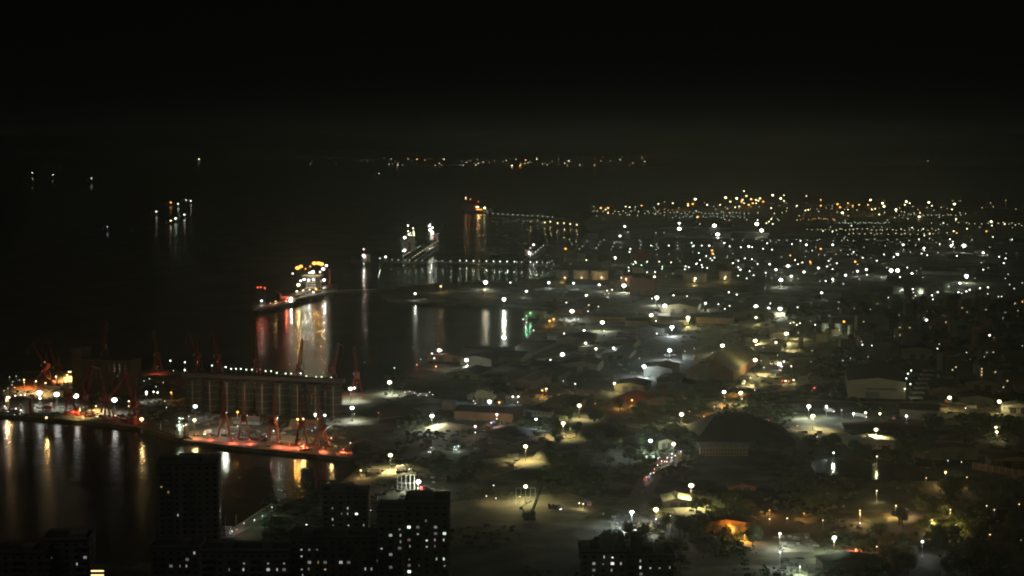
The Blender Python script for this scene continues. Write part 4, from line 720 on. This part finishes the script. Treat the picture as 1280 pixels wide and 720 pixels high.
# vehicle lamps that throw a glow on the road
for x, y, c in ((851, 566, 'B'), (840, 569, 'W'), (834, 574, 'W'), (827, 578, 'W'), (818, 588, 'P'), (808, 598, 'P'), (844, 571, 'W'), (822, 583, 'W'), (813, 594, 'B')): lamp(x, y, 0, c, h=3, pw=350, kind=('vehicle_lamp', 'road lamp'))
# containers
cm = [mat('container_'+n_, c, .6, scale=.5) for n_, c in (('red', (.16, .04, .03)), ('blue', (.04, .09, .2)), ('green', (.05, .15, .08)), ('grey', (.28, .28, .26)), ('orange', (.16, .07, .03)))]
cnn = ['red', 'blue', 'green', 'grey', 'orange']; CM = []
for m_ in cm:
    mb = MB().box((0, 0, 1.3), (12.2, 2.44, 2.6))
    for i in range(12): mb.box((-5.5+i, 0, 1.3), (.35, 2.56, 2.3))
    CM.append(mb.mesh('shipping_container', m_))
random.seed(31)
for cx, cy, nx, ny in ((640, 482, 2, 6), (720, 452, 2, 7), (775, 425, 2, 6), (640, 505, 1, 4), (880, 398, 2, 6), (900, 375, 2, 6), (690, 425, 2, 5), (560, 512, 2, 4), (860, 450, 1, 4), (370, 536, 2, 3), (300, 530, 2, 3)):
    p0 = P(cx, cy)
    for i in range(nx):
        for j in range(ny):
            for k in range(random.choice((1, 2, 2, 3))):
                ci = random.randrange(5); q = p0 + Matrix.Rotation(GRID, 3, 'Z') @ Vector((i*14, j*3.1, 0)); o = put('shipping_container', CM[ci], None, (q.x, q.y, G+.2+k*2.62), GRID)
                tag(o, f'{cnn[ci]} container, {["bottom", "second", "top"][k]} tier of stack {where(cx, cy)}', 'container', 'stacked shipping containers')
    placed.append((cx, cy))
# floodlit court
t_ = thing('sports_court', 'small floodlit court with pale surface and orange-red end', 'court', P(1060, 702)); MB().box((0, 0, .6), (22, 26, .3)).build('playing_surface', mat('court_pale', (.34, .33, .32), .45), t_); MB().box((8.5, 9, .8), (9, 12, .1)).build('red_surface', mat('court_red', (.45, .08, .03), .6), t_)
ft = MB().box((0, 0, 1.8), (.2, .2, 3.6)).mesh('fence_post', steel)
for i in range(9): put('fence_post', ft, t_, (-11+i*2.75, 13, 0)); put('fence_post', ft, t_, (-11+i*2.75, -13, 0))
MB().box((0, 13, 3.6), (22, .12, .12)).build('fence_rail', steel, t_)

# ------------------------------------------------------------------ trees
random.seed(17)
def crown(r, h, nc, seed):
    random.seed(seed); mb = MB(); lobes = [(random.uniform(-.5, .5)*r, random.uniform(-.5, .5)*r, h*random.uniform(.45, .85), r*random.uniform(.38, .62)) for _ in range(8)]
    for _ in range(nc):
        lx, ly, lz, lr = random.choice(lobes); v = Vector((random.gauss(0, 1), random.gauss(0, 1), random.gauss(0, 1))).normalized()*lr*random.uniform(.6, 1.08)
        c = Vector((lx, ly, lz)) + v; n_ = (v.normalized() + Vector((random.uniform(-.7, .7), random.uniform(-.7, .7), random.uniform(-.3, .9)))).normalized()
        u = n_.orthogonal().normalized(); w_ = n_.cross(u); s_ = random.uniform(.25, .6); a_ = random.uniform(0, 6.28); u, w_ = u*math.cos(a_)+w_*math.sin(a_), w_*math.cos(a_)-u*math.sin(a_)
        mb.add([c-u*s_, c-w_*s_*.6, c+u*s_, c+w_*s_*.6], [(0, 1, 2, 3)])
    return mb.mesh('crown', leaf)
CR = [crown(5, 9, 900, 1), crown(4.2, 11, 900, 2), crown(6, 8, 1100, 3)]
TK = []
for i in range(3):
    mb = MB().cyl((0, 0, 0), .35, 5, 7, r2=.2)
    for k in range(5): a_ = k*1.3+i; mb.beam((0, 0, 3+k*.4), (2.2*math.cos(a_), 2.2*math.sin(a_), 6+k*.3), .22, w2=.1)
    TK.append(mb.mesh('trunk', bark))
TREG = [([(700, 520), (740, 512), (830, 515), (850, 540), (800, 590), (700, 600), (680, 570)], 34), ([(1110, 555), (1160, 556), (1165, 576), (1110, 576)], 12), ([(940, 552), (1060, 562), (1090, 572), (950, 570)], 14), ([(870, 640), (960, 630), (960, 700), (850, 700)], 22), ([(1080, 652), (1280, 640), (1280, 720), (1090, 722)], 44), ([(740, 678), (850, 655), (870, 690), (850, 715), (740, 715)], 26),
        ([(1000, 622), (1280, 612), (1280, 640), (1000, 640)], 22), ([(1010, 420), (1280, 400), (1280, 490), (1165, 492), (1150, 445), (1020, 450)], 40), ([(1000, 495), (1050, 492), (1050, 500), (990, 505)], 8), ([(960, 378), (1200, 372), (1280, 390), (960, 395)], 26), ([(520, 590), (600, 580), (640, 590), (560, 610)], 8), ([(880, 595), (1000, 600), (960, 612), (870, 606)], 0), ([(1150, 528), (1280, 530), (1280, 550), (1160, 548)], 14), ([(820, 490), (900, 500), (880, 520), (830, 515)], 10), ([(455, 555), (470, 570), (440, 600), (445, 560)], 3)]
def inside(x, y, poly):
    c = False; n_ = len(poly)
    for i in range(n_):
        (x1, y1), (x2, y2) = poly[i], poly[(i+1) % n_]
        if (y1 > y) != (y2 > y) and x < (x2-x1)*(y-y1)/(y2-y1)+x1: c = not c
    return c
treepl = [(862, 560, 1.3), (871, 561, 1.1), (1128, 570, 1.5), (1142, 571, 1.4), (850, 671, 1.2)]
for poly, n_ in TREG:
    xs = [p_[0] for p_ in poly]; ys = [p_[1] for p_ in poly]; k = 0; tries = 0
    while k < n_ and tries < n_*12:
        tries += 1; x, y = random.uniform(min(xs), max(xs)), random.uniform(min(ys), max(ys))
        if inside(x, y, poly) and not near_road(P(x, y), 10) and not inside(x, y, canal) and clear(x, y, 10): treepl.append((x, y, random.uniform(.7, 1.3))); k += 1
kinds = ['broad', 'tall', 'spreading']
for x, y, s_ in treepl:
    k = random.randrange(3); p = P(x, y); t_ = thing('tree', f'{kinds[k]} dark tree {where(x, y)}', 'tree', p, random.uniform(0, 6.28), 'dark leafy trees'); put('crown', CR[k], t_, (0, 0, 0), sc=s_*1.15); put('trunk', TK[k], t_, (0, 0, 0), sc=s_*1.1)
    t_['px'] = (x, y)

# scrub on the open ground and small clutter in the yards, too many to count
random.seed(77); mb = MB(); n_ = 0
while n_ < 9000:
    x, y = random.uniform(330, 1290), 380 + 345*random.random()**1.2
    if math.sin(x*.021+y*.05)+math.sin(x*.043-y*.031+2) + random.gauss(0, .5) < .55 or inside(x, y, canal) or (555 < x < 770 and y > 600 and random.random() > .3): continue
    if y < 600 and x < 480 or (y < 470 and x < 660): continue
    p = P(x, y)
    if near_road(p, 9) or any(inside(x, y, q[1]) for q in yards if q[0] not in (lawn,)): continue
    n_ += 1; s_ = random.uniform(.5, 1.7)
    for k in range(4):
        a_ = random.uniform(0, 6.28); d = Vector((math.cos(a_), math.sin(a_), 0))*s_; q = p+Vector((random.uniform(-1, 1), random.uniform(-1, 1), 0))*s_; mb.add([q-d, q+d*.9, q+d*.6+Vector((random.uniform(-.5, .5), random.uniform(-.5, .5), s_*1.1)), q-d*.7+Vector((0, 0, s_*.8))], [(0, 1, 2, 3)])
tag(mb.build('undergrowth', leaf), kind='stuff')
mb = MB(); YD = [q for q in yards if q[0] not in (lawn, grav)]
for m_, poly in YD:
    xs = [q[0] for q in poly]; ys = [q[1] for q in poly]; a_n = int((max(xs)-min(xs))*(max(ys)-min(ys))*.018)
    for _ in range(min(a_n, 260)):
        x, y = random.uniform(min(xs), max(xs)), random.uniform(min(ys), max(ys))
        if not inside(x, y, poly) or near_road(P(x, y), 9): continue
        p = P(x, y); k = random.randint(1, 4); rz = GRID+random.choice((0, 0, .1))
        for i in range(k): d3 = (random.uniform(1, 5), random.uniform(.8, 2.2), random.uniform(.4, 1.8)); mb.box((p.x+random.uniform(-3, 3), p.y+i*2.6, G+.1+d3[2]/2), d3, rz, m=random.randrange(4))
tag(mb.build('yard_clutter', [steel, tarmac_y, dark_conc, wall_g]), kind='stuff')

# ------------------------------------------------------------------ near apartment towers
facade = mat('tower_render', (.34, .33, .31), .9, scale=.05, var=.2); facade2 = mat('tower_render_brown', (.26, .23, .20), .9, scale=.05, var=.2)
WN = MB().box((0, 0, 0), (1.7, .24, 1.6)).box((0, -.06, 0), (1.4, .22, 1.3), m=1).mesh('window', [frame_m, glass])
LIT = {}
def litm(c, k):
    v = random.choice((0, 1, 2, 3)) if k < 2 else 0; g_ = ((0, 1.4), (-.35, .7), (.4, .55), (0, .8))[v]; q = (c, k, v)
    if q not in LIT: LIT[q] = MB().box((0, 0, 0), (1.7, .24, 1.6)).box((0, -.06, 0), (1.4, .22, 1.3), m=1).box((g_[0], -.09, .05 if v != 3 else -.2), (g_[1], .2, 1.2 if v != 3 else .7), m=2).mesh('window', [frame_m, glass, mat('window_lit_%s_%.2f' % (c, k), None, emit=EM[c], es=k)])
    return LIT[q]
WINS = []
def tower(x0, x1, yt, d, dep, rz, lab, fm, roof_bits=(), bay=3.5, zmin_px=728):
    a, b_ = Pd(x0, yt, d), Pd(x1, yt, d); H = a.z-G; w = (b_.x-a.x); c = Vector(((a.x+b_.x)/2, d, G)); t_ = thing('apartment_tower', lab, 'apartment building', c, rz, 'near apartment towers')
    MB().box((0, dep/2, H/2), (w, dep, H)).build('wall', fm, t_); MB().box((0, dep/2, H+.2), (w+.8, dep+.8, .4)).build('roof', dark_conc, t_)
    mb = MB()
    for q in ((0, -.15, w+.8, .3), (0, dep+.15, w+.8, .3)): mb.box((q[0], q[1], H+1), (q[2], q[3], 1.2))
    for s_ in (-1, 1): mb.box((s_*(w/2+.25), dep/2, H+1), (.3, dep, 1.2))
    mb.build('parapet', fm, t_)
    for (fx, fw, hh) in roof_bits: MB().box((fx*w, dep*.5, H+.4+hh/2), (fw*w, dep*.6, hh)).build('roof_house', fm, t_)
    nb = max(2, int(w/bay)); st = 3.0; R3 = Matrix.Rotation(rz, 3, 'Z'); sl_ = MB()
    for r_ in range(int(H/st)):
        z_ = H-1.9-r_*st
        if proj(c+Vector((0, 0, z_)))[1] > zmin_px: break
        for k in range(nb):
            loc = Vector((-w/2+w*(k+.5)/nb, -.08, z_)); o = put('window', WN, t_, loc); WINS.append([o, *proj(c+R3@loc)[:2]])
        for s_ in (-1, 1):
            if s_*rz > 0.05 and False: pass
        side = 1 if (c.x < 0) else -1
        for k in range(max(1, int(dep/4.5))):
            loc = Vector((side*(w/2+.08), dep*(k+.5)/max(1, int(dep/4.5)), z_)); o = put('window', WN, t_, loc, rz=math.pi/2*side); WINS.append([o, *proj(c+R3@loc)[:2]])
        for k in range(0, nb, 3): sl_.box((-w/2+w*(k+1.0)/nb, -.7, z_-1.3), (w/nb*1.6, 1.2, .2)); sl_.box((-w/2+w*(k+1.0)/nb, -1.25, z_-.75), (w/nb*1.6, .1, .95))
    tag(sl_.build('balcony', fm, t_), kind='stuff'); return t_
tower(197, 272, 581, 800, 18, math.radians(6), 'solitary dark apartment tower rising in front of the basin', facade, [(0, .35, 3), (.33, .2, 2)])
tower(402, 440, 617, 835, 16, 0, 'left half of the peaked apartment tower left of the stepped one', facade, [(0, .5, 2.2)]); tower(440.5, 460, 617.5, 838, 14, 0, 'narrow right half of the peaked apartment tower', facade2, [(0, .6, 1.5)])
tower(471, 505, 640, 722, 18, 0, 'lower left wing of the stepped apartment tower', facade, []); tower(505.5, 561, 630, 726, 20, 0, 'tallest wing of the stepped apartment tower with many lit windows', facade2, [(-.15, .55, 2.6)])
tower(362, 470, 673, 700, 14, 0, 'long mid-height apartment slab with dotted small lit windows', facade2, [(.1, .15, 2.5), (-.3, .12, 2)]); tower(250, 360, 690, 690, 14, 0, 'long low apartment slab under the solitary tower', facade, [(-.2, .1, 3), (.25, .1, 3)]); tower(188, 249, 686, 705, 14, 0, 'apartment slab at the foot of the solitary tower', facade2, [(.2, .15, 2)])
tower(55, 111, 676, 715, 16, math.radians(5), 'dark apartment block at the lower left with a stepped roof', facade, [(.2, .4, 1.8)]); tower(-20, 54, 692, 700, 14, 0, 'dark apartment block at the bottom left corner', facade2, [(.2, .2, 2)])
tower(725, 783, 691, 700, 16, 0, 'left apartment block at the bottom middle with bright windows', facade, [(.1, .3, 5), (-.35, .15, 2), (.4, .1, 7)]); tower(784, 842, 696, 706, 16, 0, 'right apartment block at the bottom middle', facade2, [(-.3, .25, 8), (.2, .2, 2.6)])
lits = {'W': '226,646 277,646 66,698 95,703 107,700 172,692 209,709 233,708 237,699 246,693 276,710 290,715 301,708 307,708 216,711 433,638 434,642 429,642 433,654 457,659 392,690 377,695 386,700 407,703 435,691 435,697 435,703 422,705 382,710 391,712 349,708 353,707 356,706 331,710 339,709 522,659 526,667 498,677 501,681 482,683 537,675 551,665 551,675 551,708 513,703 513,718 483,692 483,712 460,707 467,712 473,700 452,715 382,717 458,700 762,700 762,707 739,716 762,718 799,706 805,717 815,707 832,710 757,699 727,701 746,702 419,653',
        'T': '377,684 391,684 229,710 419,653 499,665 537,650 536,677 550,661 551,670 551,697 513,685 513,696 499,676 822,710 739,716 483,670', 'M': '199,611 212,612 365,684 448,660 402,705 377,714 407,712 420,664', 'P': '773,702 178,688 513,678'}
strong = [(448, 645), (513, 661), (513, 713), (551, 665), (537, 677), (551, 697), (762, 700), (762, 707), (797, 706), (229, 710), (513, 718)]
ul = set()
def light_win(x, y, c, k):
    o, wx, wy = min(WINS, key=lambda q: (q[1]-x)**2+(q[2]-y)**2 + (1e6 if q[0].name in ul else 0))
    if (wx-x)**2+(wy-y)**2 < 90: o.data = litm(c, k); ul.add(o.name)
for x, y in strong: light_win(x, y, 'WT'[int(x) % 2], 2.05 if x in (513, 448) else 1.1)
for c, s_ in lits.items():
    for i, tok in enumerate(s_.split()): x, y = map(float, tok.split(',')); light_win(x, y, c, (.42, .22, .11)[i % 3])
random.seed(41)
for q in random.sample(WINS, 26):
    if q[1] > 360 and q[0].name not in ul: q[0].data = litm(random.choice('WTM'), random.choice((.08, .14, .05))); ul.add(q[0].name)
# lit rooftop sign at the bottom left
p = Pd(122, 716, 690); t_ = thing('rooftop_sign', 'small yellow lit sign with two bright bars at the bottom left', 'sign', p); MB().box((0, 0, 0), (6, .4, 3)).build('board', black_p, t_)
for z_ in (-1, .9): MB().box((0, -.3, z_), (5.6, .2, .55)).build('light_bar', em('M', .35), t_)
MB().box((0, 0, -p.z/2-.8), (.6, .6, p.z-2.2)).build('post', steel, t_)

# ------------------------------------------------------------------ labels of the lamps and of look-alikes, told apart by place
SZ = {0: 'tiny', 1: 'small', 2: 'bright', 3: 'strong', 4: 'dazzling'}
KN = {'floodlight': 'floodlight mast', 'street lamp': 'pole lamp', 'lamp post': 'post lamp', 'jetty lamp': 'jetty lamp', 'shore lamp': 'shore lamp', 'terminal lamp': 'terminal lamp', 'road lamp': 'vehicle light'}
for t_, x, y, cls, c, cat in LAMPS:
    t_['label'] = f'{SZ[cls]} {CN[c]} {KN[cat]} {where(x, y)}'; t_['group'] = cat + 's of the harbour'
ORD = ['first', 'second', 'third', 'fourth', 'fifth', 'sixth', 'seventh', 'eighth', 'ninth', 'tenth', 'eleventh', 'twelfth', 'thirteenth', 'fourteenth', 'fifteenth', 'sixteenth', 'seventeenth', 'eighteenth', 'nineteenth', 'twentieth']
bpy.context.view_layer.update(); by = {}; seen = set()
for o in list(S.objects):
    if o.parent is None and o.get('label') and o.name not in seen: seen.add(o.name); by.setdefault(o['label'], []).append(o)
for lab, os_ in by.items():
    if len(os_) < 2: continue
    os_.sort(key=lambda o: proj(o.matrix_world.translation)[0])
    for i, o in enumerate(os_):
        if i < 20:
            o['label'] = ' '.join((lab + (f', {"left" if i == 0 else "right"} one of two' if len(os_) == 2 else f', {ORD[i]} from left')).split())
for o in S.objects:
    if 'px' in o: del o['px']

# ------------------------------------------------------------------ the hazy air
hz = bpy.data.materials.new('haze'); hz.use_nodes = True; n = hz.node_tree; n.nodes.clear(); ou = n.nodes.new('ShaderNodeOutputMaterial'); pv = n.nodes.new('ShaderNodeVolumePrincipled')
pv.inputs['Color'].default_value = (.80, .93, .84, 1); pv.inputs['Density'].default_value = HAZE; pv.inputs['Anisotropy'].default_value = .78; n.links.new(pv.outputs[0], ou.inputs['Volume'])
o = MB().box((0, 29500, 134), (92000, 62000, 292)).build('haze', hz); tag(o, kind='stuff')
